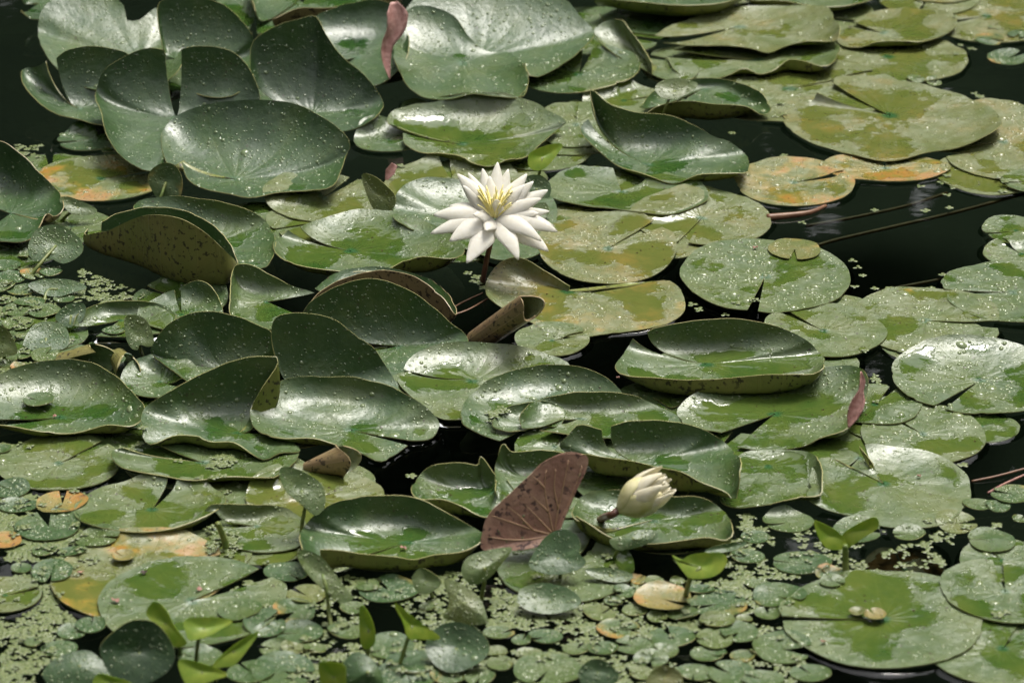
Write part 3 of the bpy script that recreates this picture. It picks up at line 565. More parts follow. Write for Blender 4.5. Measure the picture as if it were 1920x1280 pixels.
pad('double-edged pad carrying duckweed under the puddle-holding pad', (380, 866, 1.0), [(232,838,2.6),(212,842,3),(208,852,2.8),(222,872,2.2),(250,882,2.0),(312,892,1.8),(366,899,1.8),(438,893,2),(502,895,2),(524,888,2),(560,850,1.4),(500,820,1.2),(400,815,1.2),(280,822,1.8)], .48, .45, .05)
pad('pad holding a clear green puddle, rising to a sharp pinched tip', (448, 812, 1.5), [(474,800,2),(470,768,3),(490,728,6),(516,690,8.6),(521,672,9.8),(508,668,10),(456,672,9.4),(400,691,8),(350,714,6.6),(308,738,5.6),(270,766,4.6),(266,800,3.2),(277,831,2.0),(328,816,3.0),(366,816,3.2),(396,828,2.4),(440,830,2.4),(492,860,1.6),(524,848,1.8),(562,846,1.6),(540,822,1.4),(500,812,1.4)], .36, .38, 0)
pad('broad wet pad with beaded back rim and a slit toward the dark pool', (660, 806, 1.2), [(770,825,1),(806,822,.8),(823,802,.9),(820,786,1.6),(792,760,3.2),(756,734,4.2),(700,714,4.8),(620,705,5),(548,710,4.8),(504,725,4.4),(482,743,4),(468,766,3.4),(475,798,2.6),(512,818,2.4),(584,820,2.4),(618,829,2),(678,850,1.2),(718,863,.8),(764,834,.8)], .42, .48, 0)
flat('mid-green pad under the puddled pad below the rolled leaf tube', 800, 735, 90, 90, .55, .5, .1, z=.5)
pad('puddled pad with a white beaded far rim below the rolled leaf tube', (884, 716, .9), [(756,692,1.6),(764,673,2.4),(793,654,3),(830,643,3.2),(884,641,3.2),(940,645,3),(1012,655,2.4),(1068,684,1.6),(1050,730,.9),(960,780,.8),(864,787,.8),(818,781,.8),(768,740,1),(747,716,1.4),(754,698,1.6)], .56, .62, .05)
pad('oval beaded pad half covered by the brown-rimmed narrow pad', (1040, 772, 1.0), [(938,826,1),(908,816,1.4),(872,797,2),(863,780,2.4),(867,762,2.8),(884,736,3.4),(922,709,3.8),(976,691,4),(1030,683,4.2),(1074,686,4.2),(1122,699,4),(1158,725,3),(1166,738,2.4),(1160,780,1),(1100,820,.8),(1000,832,.8)], .42, .42, .05)
flat('green pad corner showing below the narrow pad at the dark pool', 1040, 838, 78, 60, .5, .6, .05, z=.5)
pad('small lobed pad with duckweed on it between the oval and narrow pads', (1010, 795, 1.6), [(978,806,1.6),(950,808,1.6),(926,800,2),(926,786,2.4),(940,770,2.8),(972,758,3),(1020,752,3),(1060,770,2),(1050,800,1.4)], .42, .4, .05)
pad('narrow pad with a brown-speckled back rim beside the oval beaded pad', (1086, 784, 1.6), [(978,802,2),(974,786,2.6),(980,770,3.4),(1012,749,4.4),(1066,735,5),(1122,732,5.2),(1176,738,5),(1232,760,4),(1280,790,2.4),(1240,812,1.8),(1180,820,1.6),(1110,818,1.6),(1066,814,1.8),(1012,806,2)], .46, .35, .08, und=.4)
# -- near the bud
pad('smooth bare green pad beside the two-lobed pad above the bud', (1440, 872, .8), [(1400,846,1),(1370,870,1),(1350,930,1),(1376,950,1),(1432,946,1.6),(1472,936,2),(1504,930,2.2),(1536,926,2.2),(1542,900,3),(1538,868,3),(1518,846,2.2),(1470,842,1.4)], .5, .75, 0, closed=True)
flat('little green pad squeezed below the oblong pad with the dark-spotted wall', 1222, 745, 62, 300, .5, .5, .05)
pad('upturned pale-beaded pad lobe behind the folded red-brown leaf', (1000, 900, 1.5), [(931,922,2.6),(929,880,5),(937,850,6.6),(945,833,7.2),(960,848,6.2),(994,845,5.4),(1048,846,4.8),(1080,870,3),(1060,930,1.6),(1000,950,1.4)], .42, .2, 0)
pad('wet pad with a tiny upright tip beside the folded red-brown leaf', (930, 928, 1.2), [(928,890,3),(902,856,6),(896,872,4.6),(866,869,4.4),(814,873,4.6),(786,892,4.2),(770,917,3.6),(786,934,3.2),(830,936,3.2),(866,948,2.6),(908,968,1.8),(950,960,1.4),(970,930,1.4),(950,900,2)], .44, .55, 0)
pad('large two-lobed pad arching over the bud with a dark-blotched outer wall', (1190, 866, 2.2), [(1128,806,6.0),(1086,796,7.6),(1066,814,6.0),(1046,834,4.6),(1062,846,4.2),(1104,852,4.6),(1150,858,4.6),(1190,864,4.4),(1238,876,4.6),(1276,882,4.8),(1316,902,4),(1364,920,3),(1376,934,2.6),(1384,925,3.2),(1390,874,6),(1372,840,7.2),(1322,806,7.6),(1252,790,7.2),(1184,790,6.8),(1146,800,6.4)], .38, .35, 0)
pad('smooth dark dish pad lying under the closed bud', (1225, 975, 1.2), [(1120,985,2),(1076,970,4.2),(1082,940,3.8),(1110,922,3.4),(1160,918,3.2),(1254,928,3.4),(1312,932,3.6),(1356,956,3.8),(1374,990,3.4),(1364,1010,3),(1330,1005,3.2),(1286,1010,2.8),(1224,1018,2.6),(1180,1018,2.6),(1140,1004,3),(1110,984,3.6),(1080,966,4.2)], .42, .7, 0, und=.35)
# -- right group
flat('pale pad with rusty pinprick spots beside the slit-edged round pad', 1735, 602, 148, 350, .66, .35, .17, asp=1.0)
flat('wet beaded pad between the round slit pad and the oblong wall-edged pad', 1545, 620, 118, 130, .62, .38, .05, z=.6)
flat('round pad with a clean slit and a yellow dead patch on its far edge', 1434, 518, 162, 258, .55, .42, .12, z=.6, nw=3.5, asp=1.05)
flat('grey-green beaded pad slipped under the broad pad with the tapering slit', 1730, 815, 116, 130, .6, .35, .08, asp=1.15)
flat('pad sliver under the oblong pad next to the pink withered leaf', 1640, 760, 90, 60, .5, .4, .05)
pad('broad wet pad with a folded wedge and dark right rim by the pink withered leaf', (1452, 776, .9), [(1352,812,1),(1292,800,1.2),(1268,774,1.6),(1286,748,2.2),(1340,724,2.6),(1440,705,2.6),(1540,690,3),(1600,686,4.2),(1628,704,4.6),(1624,742,4),(1602,784,3),(1584,806,2.6),(1540,820,1.8),(1500,838,1),(1432,842,.9),(1382,836,.9)], .5, .55, .05)
pad('oblong pad with a high yellow-green wall spotted black', (1322, 682, 1.4), [(1186,634,4.4),(1176,652,3.6),(1156,684,3),(1162,700,3),(1190,706,3.2),(1228,708,3.8),(1290,712,4),(1342,710,4.2),(1420,702,4.4),(1490,702,4.4),(1524,702,4),(1543,690,4.6),(1541,664,6),(1512,636,7),(1452,611,7.4),(1382,599,7.2),(1302,600,6.6),(1232,612,5.6),(1214,622,5)], .46, .5, .03, und=.35)
flat('broad pad with a tapering slit beside the dark open water', 1838, 712, 166, 236, .5, .5, .03, z=.8, nw=4, asp=.9, lifts=((100, 2.2, 60),))
pad('big beaded pad with a peaked lobe lapping over its own slit', (1656, 906, .8), [(1612,838,2.4),(1640,876,1.4),(1600,880,.8),(1552,858,.8),(1524,880,.7),(1514,940,.7),(1542,956,.6),(1600,970,.6),(1650,986,.6),(1702,990,.6),(1762,984,.6),(1802,960,.6),(1821,928,.6),(1810,888,.8),(1762,852,1.2),(1702,836,1.8),(1650,832,2.2),(1622,834,2.4)], .56, .4, .05)
# -- near side
flat('grey beaded pad cut by the frame next to the near dark water', 1880, 1050, 84, 120, .55, .4, .05)
flat('near grey-green pad overlapped by two others at the black water', 1880, 1215, 148, 60, .55, .4, .05)
flat('large near grey-green pad with a side slit and a pale leaflet on it', 1655, 1160, 190, 182, .55, .45, .03, z=.5, nw=3, asp=1.0)
flat('grey-green pad with an oval puddle lapping the large near pad', 1885, 1108, 124, 90, .52, .5, .03, z=.8)
flat('olive pad with a ragged brown margin below the duckweed-bearing pad', 590, 935, 130, 120, .74, .5, .25)
flat('smooth olive pad with a beaded patch, ringed by small round leaves', 285, 955, 142, 75, .62, .6, .15, z=.6, lifts=((280, .8, 70), (340, 1.2, 40)), asp=.85)
pad('pad folded across, pale flap against shaded olive, by the cut stalk', (480, 985, .8), [(384,958,3),(404,946,3),(470,946,2.6),(530,950,2),(570,975,1.4),(572,1012,.8),(540,1030,.6),(470,1034,.6),(410,1015,.8),(388,985,1.6)], .6, .55, .15)
flat('yellowed long pad with an orange rotting end near the duckweed', 262, 1078, 165, 20, .80, .45, .40, asp=1.05)
flat('round dull olive pad beside the clotted duckweed', 10, 1115, 70, 20, .72, .45, .15)
flat('blue-green pad with red scraps under the seedling leaves', 360, 1128, 180, 40, .5, .5, .05, z=.6, asp=.95, nw=7)
pad('deep dish pad with a dark-spotted near wall beside the folded red-brown leaf', (766, 1016, 1.0), [(568,1030,4),(563,1008,4.4),(570,986,5),(598,958,5.4),(650,936,5.2),(702,929,5),(776,932,4.8),(832,958,4),(896,992,3.4),(908,1002,3.4),(898,1016,3),(866,1032,2.8),(812,1039,2.8),(776,1048,2.6),(738,1043,3),(684,1038,3.2),(630,1030,3.6),(600,1030,4)], .38, .52, 0, und=.3)
flat('green pad beneath the small beaded heart leaves in front of the folded leaf', 1060, 1068, 128, 60, .5, .55, .03, asp=1.0)
flat('submerged red-brown dead pad under the duckweed', 1695, 1066, 78, 100, .9, .6, .8, z=-1.2, rim=0, drape=False, wav=1.6, beads=0, asp=1.1, nw=3, write_h=False)

# ------------------------------------------------------------------ other plants
def stalk(parent, pts, rad, mat='stalk', name='stalk'):
    P = [at(*p) if len(p) == 3 and not isinstance(p, np.ndarray) else p for p in pts]
    P = catmull(P, 12); V, F = tube_data(P, np.linspace(rad, rad * 1.25, 12), 8)
    return mesh_obj(name, V, F, M[mat], parent=parent)
def leaf_up(label, ctr, pts, tilt, az=0.0, tone=.5, mat=None, bulge=0.3, st=None, strad=0.0022, beads=3.0, und=.1, decay=0, name='stalked_leaf', cat='leaf',
            group='small leaves held above the water', stmat='stalk', thick=0.0009, power=1.4, na=44, nr=9, **k):
    t, a = R_(tilt), R_(az); n = np.array([math.sin(a) * math.cos(t), -math.cos(a) * math.cos(t), math.sin(t)])
    p0 = at(*ctr); P = [at_plane(x, y, p0, n) for x, y in pts]; P.append(P[0])
    C = p0 - n * bulge * 0.01
    k.setdefault('closed', True)
    o, G = build_leaf(name, C, P[:-1], tone, 0, decay, und, top='small', na=na, nr=nr, thick=thick, drape=False, curl=0.0, power=power, wav=0.7, beads=beads,
                      puddles=False, vein_ridge=False, solid_mat=mat, write_h=False, **k)
    if label: tag(o, label, cat, group)
    if st: stalk(o, [C + n * 0.0] + [at(*q) for q in st], strad, stmat)
    return o
# held-up leaves
leaf_up('pale small leaf on a thin stalk above the dark-walled green pad', (1266, 168, 7), [(1228,166),(1240,152),(1270,147),(1300,152),(1308,160),(1292,175),(1262,186),(1240,182)], 55, 0, .62, st=[(1250,195,5),(1242,222,2.2),(1240,232,0)], beads=2)
leaf_up('round speckled leaf on a yellow stalk in front of the great scooped pad', (310, 342, 4), [(278,340),(284,318),(308,305),(330,312),(342,338),(338,368),(318,376),(294,370)], 22, -10, .5, decay=.35, st=[(300,372,2),(290,385,0)], beads=1.5, und=.3)
leaf_up('three-cornered spotted leaf between the wide wet pad and the grey-blue pad', (708, 366, 3.5), [(678,328),(702,331),(726,350),(741,368),(736,392),(706,396),(690,372)], 25, -30, .66, decay=.25, st=[(712,395,1),(712,405,0)], beads=3)
leaf_up('lime folded leaflet just beyond the flower petals', (1018, 294, 4), [(990,302),(995,286),(1028,272),(1054,270),(1049,284),(1024,314),(1006,320),(993,314)], 30, 30, mat='lime', st=[(1012,320,2),(1010,334,0)], beads=0)
leaf_up('dark beaded leaflet peeping out beside the flower petals', (1006, 352, 3.2), [(975,350),(985,332),(1010,328),(1030,342),(1032,364),(1018,380),(990,378)], 35, 0, .32, st=[(1006,380,1),(1006,392,0)], beads=4)
leaf_up('grey-green leaflet under the lower flower petals edge', (1015, 398, 2.2), [(985,398),(1000,384),(1022,380),(1030,396),(1024,408),(1000,410)], 55, 0, .5, beads=2)
leaf_up('bright small heart leaf standing before the smooth frosted bowl pad', (262, 632, 4.2), [(234,596),(250,590),(272,598),(286,625),(288,646),(276,650),(262,646),(258,656),(246,652),(236,632)], 35, 15, .58, st=[(262,650,2.5),(268,668,0)], beads=4)
leaf_up('heart-shaped leaf on a tall stalk in front of the ragged olive pad', (566, 918, 7), [(523,886),(532,875),(560,880),(598,902),(610,930),(606,955),(590,966),(566,946),(536,920)], 40, 25, .5, st=[(571,950,5),(566,985,2),(564,1014,0)], beads=4)
leaf_up('long beaded leaf drooping from a stalk below the deep dish pad', (606, 1076, 6), [(558,1042),(568,1030),(598,1040),(622,1066),(648,1102),(662,1122),(640,1130),(612,1110),(576,1074)], 40, 25, .56, st=[(612,1105,4.5),(616,1140,2),(622,1182,0)], beads=6)
leaf_up('curved lime blade standing in the duckweed under the deep dish pad', (690, 1180, 4), [(674,1138),(688,1144),(701,1175),(702,1205),(690,1216),(676,1205)], 20, -25, mat='lime', st=[(690,1215,1.4),(688,1232,0)], beads=0)
leaf_up('three-cornered green leaf leaning on a dark stalk beside the round blue-green leaf', (775, 1172, 5.5), [(740,1130),(770,1152),(800,1174),(826,1196),(790,1198),(766,1196),(756,1166)], 25, 30, mat='lime', st=[(765,1196,4),(756,1225,2),(746,1256,0)], beads=0)
leaf_up('pointed lime leaf above the blue-green pad with red scraps', (384, 1176, 7), [(345,1162),(375,1156),(435,1162),(412,1180),(390,1192),(357,1200),(348,1184)], 45, 10, mat='lime', st=[(372,1200,5),(368,1235,2),(366,1262,0)], beads=0)
leaf_up('curled lime leaf beside the pointed lime leaf', (308, 1168, 6), [(274,1150),(290,1127),(312,1144),(326,1172),(350,1206),(322,1210),(300,1178)], 28, -20, mat='lime', st=[(335,1208,2.6),(338,1230,0)], beads=0)
leaf_up('long slanting lime blade in front of the blue-green pad', (440, 1220, 6), [(484,1184),(440,1208),(404,1240),(400,1252),(420,1250),(442,1244),(472,1206)], 30, 15, mat='lime', st=[(405,1256,3),(404,1276,0)], beads=0)
leaf_up('broad lime leaf lowest of the lime cluster', (380, 1258, 5), [(334,1240),(362,1238),(426,1262),(402,1274),(376,1284),(350,1284)], 38, 0, mat='lime', st=[(366,1284,3),(362,1302,0)], beads=0)
leaf_up('lime tip behind the large dark upright leaf', (208, 1278, 4), [(174,1276),(186,1262),(210,1268),(246,1280),(230,1300),(180,1302)], 35, 0, mat='lime', beads=0, st=[(205,1300,2),(204,1310,0)])
leaf_up('upright lime leaf against the big bluish near leaf', (624, 1268, 6), [(596,1246),(614,1240),(645,1246),(648,1270),(646,1300),(610,1300)], 18, -20, mat='lime', beads=0, st=[(628,1300,3),(628,1320,0)])
leaf_up('large dark upright leaf shading the lime cluster', (262, 1222, 5.5), [(188,1212),(212,1184),(248,1162),(288,1165),(314,1190),(328,1225),(316,1256),(270,1282),(225,1275),(198,1250)], 28, 12, .16, st=[(268,1284,1.4),(270,1300,0)], beads=1.6, bulge=1.0)
leaf_up('big bluish near leaf arched beside the upright lime leaf', (690, 1262, 5), [(640,1250),(664,1222),(694,1232),(716,1262),(712,1290),(660,1296),(640,1285)], 40, 0, .22, beads=2.0, bulge=-1.0, st=[(690,1292,2),(690,1310,0)])
leaf_up('lime leaf on a short stalk above the orange dead leaf', (1314, 1062, 6.5), [(1260,1040),(1273,1052),(1297,1039),(1347,1035),(1363,1047),(1353,1070),(1330,1082),(1296,1084),(1280,1070)], 40, -10, mat='lime', st=[(1296,1082,5),(1288,1106,2),(1285,1122,0)], beads=0, strad=.003)
leaf_up('narrow dark leaf lying behind the short-stalked lime leaf', (1360, 1026, 3), [(1320,1034),(1350,1020),(1396,1014),(1396,1022),(1362,1034)], 50, 0, .35, beads=2, st=[(1360,1040,1),(1360,1046,0)])
leaf_up('blue-green heart leaf leaning on the folded red-brown leaf', (1046, 1042, 3.6), [(991,1057),(1010,1022),(1030,1000),(1055,992),(1080,1002),(1089,1022),(1086,1036),(1099,1052),(1085,1067),(1047,1077),(1010,1072)], 48, 0, .3, beads=3, bulge=.6, st=[(1050,1072,1.5),(1050,1084,0)])
leaf_up('oval heavily beaded leaf resting before the blue-green heart leaf', (1030, 1122, 2.0), [(970,1124),(982,1100),(1022,1092),(1065,1102),(1087,1120),(1086,1134),(1060,1146),(1022,1150),(985,1141)], 62, 0, .36, beads=5, bulge=.5, st=[(1032,1140,.6),(1032,1150,0)])
leaf_up('pale leaf half bright half beaded on a stalk by the folded leaf', (905, 1066, 5), [(866,1062),(880,1042),(917,1030),(960,1026),(942,1055),(916,1084),(890,1096),(870,1084)], 42, 20, .6, beads=4, st=[(908,1090,3.4),(904,1112,1.4),(902,1130,0)], bulge=-.6)
leaf_up('broad pale leaf thick with rain beads below the stalked pale leaf', (872, 1132, 4), [(832,1086),(866,1095),(900,1122),(913,1155),(912,1168),(880,1171),(848,1163),(830,1156),(842,1128)], 45, -15, .62, beads=6, bulge=-.6, st=[(876,1165,2),(880,1180,0)])
leaf_up('cupped green leaflet with a hole under the deep dish pad wall', (798, 1088, 3.6), [(772,1086),(780,1070),(792,1064),(812,1074),(828,1092),(806,1111),(783,1110)], 40, -20, .5, beads=2, st=[(806,1108,1.8),(812,1120,0)])
leaf_up('round blue-green leaf with a dark eye among the near seedlings', (854, 1208, 3), [(797,1208),(816,1178),(850,1165),(892,1175),(917,1205),(912,1230),(880,1252),(842,1260),(810,1240)], 55, -10, .24, beads=3, bulge=1.0, st=[(856,1240,1),(856,1256,0)])
leaf_up('beaded leaflet lying against the smooth dark dish pad under the bud', (1188, 1012, 4.4), [(1143,1012),(1172,1002),(1202,992),(1233,997),(1224,1014),(1186,1028),(1158,1031)], 52, 0, .42, beads=9, bulge=-.5, st=[(1160,1030,2.5),(1148,1052,0)])
leaf_up('narrow beaded leaf on the water below the dish pad under the bud', (1142, 1076, 1.4), [(1097,1068),(1135,1063),(1172,1070),(1188,1082),(1160,1091),(1120,1084)], 62, 0, .46, beads=8, st=[(1168,1090,.4),(1172,1104,0)])
leaf_up('blue-grey heart leaf beside the upturned spotted pad', (104, 458, 3.4), [(52,470),(60,442),(75,426),(110,422),(142,440),(156,462),(148,480),(120,494),(92,484),(66,490)], 50, 0, .34, beads=4, bulge=.5, st=[(75,495,1.6),(55,520,0)])
leaf_up('small speckled leaf on the browned olive pad', (148, 388, 2.8), [(112,376),(125,368),(160,380),(182,394),(168,402),(134,400)], 45, 15, .58, beads=3, st=[(128,402,1.4),(114,416,0)])
leaf_up('dark leaf tilted at the side of the low frosted pad', (134, 590, 2.4), [(104,592),(127,571),(156,568),(161,584),(150,604),(130,614),(112,606)], 42, 20, .28, beads=4, st=[(130,612,1),(128,622,0)])
leaf_up('olive curled leaf at the frame beside the round blue-green leaflet', (6, 645, 3.2), [(-10,612),(14,618),(28,642),(32,662),(10,668),(-12,666)], 24, 20, .72, beads=.6, st=[(8,666,1),(8,676,0)])
leaf_up('shaded dark leaf under the spotted upturned pad', (108, 540, 1.2), [(52,534),(78,551),(110,556),(138,548),(163,538),(130,524),(80,524)], 65, 0, .25, beads=2, st=[(90,545,.8),(82,566,0)])
leaf_up('large blue-green round leaflet beside the olive curled leaf', (86, 632, 1.4), [(44,642),(62,610),(92,602),(118,608),(129,626),(127,648),(106,657),(70,658),(48,650)], 66, 0, .34, beads=4, bulge=.3, st=[(86,648,.5),(86,655,0)])
leaf_up('dusky green leaf arched over the near duckweed by the lime blade', (150, 1250, 3), [(80,1262),(108,1232),(160,1218),(190,1235),(210,1262),(190,1290),(110,1295)], 55, 0, .28, beads=3, bulge=-.6, st=[(150,1288,1),(150,1300,0)])
leaf_up('dark pointed leaf rising from the near crowd of round leaves', (1120, 1258, 3.4), [(1084,1262),(1100,1240),(1122,1234),(1146,1246),(1160,1268),(1140,1288),(1100,1290)], 38, 0, .2, beads=2, st=[(1122,1286,1.2),(1122,1300,0)])
leaf_up('olive round leaf standing at the near crowd of round leaves', (1246, 1268, 3), [(1212,1275),(1226,1254),(1250,1248),(1274,1258),(1280,1280),(1260,1300),(1220,1300)], 40, 0, .74, decay=.3, beads=1, st=[(1246,1298,1),(1246,1310,0)])
# two-leaf seedling
sd_ = leaf_up(None, (1560, 1006, 4.5), [(1527,976),(1546,982),(1568,994),(1585,1012),(1586,1028),(1552,1028),(1534,1004)], 25, 20, mat='lime', beads=0, name='seedling')
b_ = leaf_up(None, (1606, 996, 4.5), [(1585,1026),(1578,1004),(1604,984),(1640,969),(1646,988),(1618,1008),(1592,1026)], 25, -25, mat='lime', beads=0, name='leaf')
b_.parent = sd_; b_.location = b_.location - sd_.location
stalk(sd_, [(1585,1022,4.0),(1585,1045,2),(1586,1074,0)], 0.0035)
tag(sd_, 'bright green seedling with two spread leaves and an upright stalk', 'seedling')
# cut stalk
def lone_tube(label, pts, rad, mat, name, cat, group=None, n=24, seg=9):
    P = catmull([at(*p) for p in pts], n); V, F = tube_data(P, rad, seg); o = mesh_obj(name, V, F, M[mat], loc=P[0]); return tag(o, label, cat, group)
lone_tube('upright cut green stalk standing by the folded pad', [(427,1036,0),(420,1010,2.0),(408,980,4.6)], np.linspace(.0052, .0036, 24), 'stalk', 'cut_stalk', 'stalk')
SG = 'stems lying in the dark water'
lone_tube('longer sunken brown stem crossing the open dark water', [(1500,472,-1),(1560,452,-.7),(1680,424,-.7),(1800,396,-.7),(1925,362,-.7)], .0030, 'sunk_stem', 'sunken_stem', 'stem', SG)
lone_tube('shorter sunken brown stem behind the longer one', [(1512,424,-.8),(1600,408,-.7),(1700,386,-.7),(1775,362,-.7)], .0027, 'sunk_stem', 'sunken_stem', 'stem', SG)
lone_tube('faint sunken stem by the duckweed row at the large grey-green pad', [(1650,546,-.7),(1700,536,-.7),(1775,522,-.7)], .0028, 'sunk_stem', 'sunken_stem', 'stem', SG)
lone_tube('red-brown stem floating along the olive-mottled pad', [(1438,408,.2),(1480,404,.35),(1520,398,.35),(1548,386,.2)], np.linspace(.006, .003, 24), 'sunk_stem', 'drifting_stalk', 'stem', SG)
lone_tube('thin red stem beside the peaked beaded pad', [(1822,902,.1),(1870,892,.3),(1930,876,.5)], .0016, 'sunk_stem', 'drifting_stalk', 'stem', SG)
lone_tube('pale straw touching the small round leaves by the peaked beaded pad', [(1852,924,.2),(1885,906,.6),(1930,886,1)], .0016, 'scrap', 'straw', 'straw', None)
lone_tube('upper thin sunken stem beside the rolled leaf tube', [(845,580,-.1),(870,566,-.1),(905,550,-.1)], .0018, 'sunk_stem', 'sunken_stem', 'stem', SG)
lone_tube('lower thin sunken stem beside the rolled leaf tube', [(848,592,-.1),(880,580,-.1),(915,560,-.1)], .0018, 'sunk_stem', 'sunken_stem', 'stem', SG)

# ------------------------------------------------------------------ rolled, folded and dead leaves
def rolled(label, A, B, r0, r1, turns=1.25, start=0.0, und=.5, tone=.7, flare=0.0, name='rolled_leaf', nl=22, nt_=56):
    A, B = at(*A), at(*B); ax = (B - A) / np.linalg.norm(B - A); u = np.cross(ax, [0, 0, 1.0]); u /= np.linalg.norm(u); v = np.cross(u, ax)
    ts = np.linspace(0, 1, nl); an = np.linspace(0, 2 * math.pi * turns, nt_) + start
    G = np.zeros((nl, nt_, 3)); sd0 = rng.uniform(0, 50)
    for i, t in enumerate(ts):
        for j, a in enumerate(an):
            rr = (r0 + (r1 - r0) * t + flare * t**6) * (1 + 0.10 * j / nt_ + 0.05 * nz3(t * 2, a, sd0, 1.0))
            off = 0.012 * math.sin(a * 2 + 1) * t**8
            G[i, j] = A + ax * (np.linalg.norm(B - A) * t + off) + (u * math.cos(a) + v * math.sin(a)) * rr
    gu = np.gradient(G, axis=0); gv = np.gradient(G, axis=1); Nn = np.cross(gu, gv); Nn /= np.linalg.norm(Nn, axis=2)[..., None]
    cen = (A + ax * 0)[None, None] + ax * (ts[:, None, None] * np.linalg.norm(B - A))
    if ((G - cen) * Nn).sum() < 0: Nn = -Nn
    I = G - Nn * 0.0016; n = nl * nt_; idx = np.arange(n).reshape(nl, nt_)
    q = np.stack([idx[:-1, :-1], idx[1:, :-1], idx[1:, 1:], idx[:-1, 1:]], -1).reshape(-1, 4)
    ring = np.concatenate([idx[:, 0], idx[-1, 1:], idx[::-1, -1][1:]]); ne = len(ring)
    V = np.concatenate([G.reshape(-1, 3), I.reshape(-1, 3), G.reshape(-1, 3)[ring], I.reshape(-1, 3)[ring]])
    Fe = np.array([[2 * n + k, 2 * n + k + 1, 2 * n + ne + k + 1, 2 * n + ne + k] for k in range(ne - 1)])
    F = np.concatenate([q, q[:, ::-1] + n, Fe]); fm = np.concatenate([np.zeros(len(q)), np.ones(len(q)), np.full(len(Fe), 2)])
    lf = np.stack([np.broadcast_to(0.3 + 0.7 * ts[:, None], (nl, nt_)), np.broadcast_to(an[None] / 25, (nl, nt_)), np.full((nl, nt_), -1.0)], -1).reshape(-1, 3)
    o = mesh_obj(name, V, F, [M['under'], M['top'], M['rim']], fm=fm, loc=A); attrs(o.data, np.concatenate([lf, lf, lf[ring], lf[ring]]), (tone, 0, .1, float(sd0)), und)
    return tag(o, label, 'leaf')
rolled('brown-speckled leaf rolled into a tube, standing beside the dark scooped pad', (893, 640, .3), (992, 572, 9.6), .0160, .0185, 1.25, 4.4, und=.8, tone=.85)
rolled('small withered leaf curled into a cone at the edge of the dark pool', (572, 876, .8), (652, 862, 2.6), .006, .021, 1.15, 1.0, und=.75, tone=.7)
rolled('dark curled leaf hump beside the wide shallow dish pad', (118, 690, .6), (190, 676, 2.4), .022, .026, .75, .9, und=.45, tone=.4)
rolled('dark rolled leaf end opening beside the smooth frosted bowl pad', (222, 668, 1.2), (238, 690, 1.8), .012, .017, 1.1, .5, und=.4, tone=.3)

def dead_fold():
    m = N('dead_fold'); pos = m.n('ShaderNodeTexCoord').outputs['Object']; n1 = m.noise(pos, 22, 4); n2 = m.noise(pos, 150, 3)
    col = m.mix(m.step(n1, .35, .65), (0.29, 0.15, 0.11), (0.43, 0.26, 0.185)); bl = m.math('MULTIPLY', m.step(m.noise(pos, 120, 2.5, .6), .57, .60), m.step(m.noise(pos, 26, 2), .36, .5))
    m.p(Base_Color=m.mix(m.math('MULTIPLY', bl, .85), col, (0.035, 0.015, 0.02)), Roughness=.5, Normal=m.bump(m.math('ADD', n2, n1), .6, .002)); return m.m
M['dead_fold'] = dead_fold()
# folded red-brown leaf: both halves and its raised veins
fo = leaf_up(None, (1040, 1000, 4), [(1042,1004),(1012,1022),(975,1031),(930,1030),(903,1028),(907,985),(924,955),(956,926),(993,891),(1022,864),(1056,851),(1086,852),(1102,858),(1098,880),(1074,930),(1058,970)], 18, 8,
             mat='dead_fold', und=1.0, beads=.25, bulge=.9, name='folded_leaf', na=90, nr=26, thick=.0016, power=1.0)
fb = leaf_up(None, (1040, 1000, 4), [(1042,1004),(1012,1020),(975,1026),(925,1024),(914,985),(934,955),(966,926),(1000,896),(1028,870),(1060,856),(1090,858),(1096,866),(1090,885),(1070,930),(1056,968)], 30, 8,
             mat='dead_fold', und=.9, beads=0, bulge=2.0, name='back_half', na=60, nr=16, power=2.0)
fb.parent = fo; fb.location = fb.location - fo.location + Vector((0, 0.012, 0))
nrm = np.array([math.sin(R_(8)) * math.cos(R_(18)), -math.cos(R_(8)) * math.cos(R_(18)), math.sin(R_(18))]); p0 = at(1040, 1000, 4)
M['dead_vein'] = simple('dead_leaf_vein', (0.40, 0.24, 0.14), (0.46, 0.29, 0.18), 90, 0.5, 0.3)
for vn in ([(1042,1003),(1062,955),(1080,910),(1092,872)], [(1041,1003),(1048,955),(1058,905),(1066,862)], [(1040,1003),(1030,960),(1022,915),(1024,880)], [(1039,1003),(1010,972),(978,940),(958,930)],
           [(1038,1004),(1000,994),(955,978),(922,966)], [(1037,1005),(998,1012),(955,1012),(915,1006)], [(1022,915),(1008,900),(996,892)], [(1030,960),(1004,936),(986,915)], [(1000,994),(966,960),(944,945)], [(1048,955),(1040,915),(1042,880)]):
    P = catmull([at_plane(x, y, p0, nrm) + nrm * (0.0002 - .009 * max(0, 1 - math.hypot(x - 1040, y - 1000) / 130)) for x, y in vn], 14); V, F = tube_data(P, np.linspace(.0014, .0005, 14), 6)
    mesh_obj('vein', V, F, M['dead_vein'], parent=fo)
tag(fo, 'folded red-brown leaf standing on edge with pale veins and dark blotches', 'leaf')

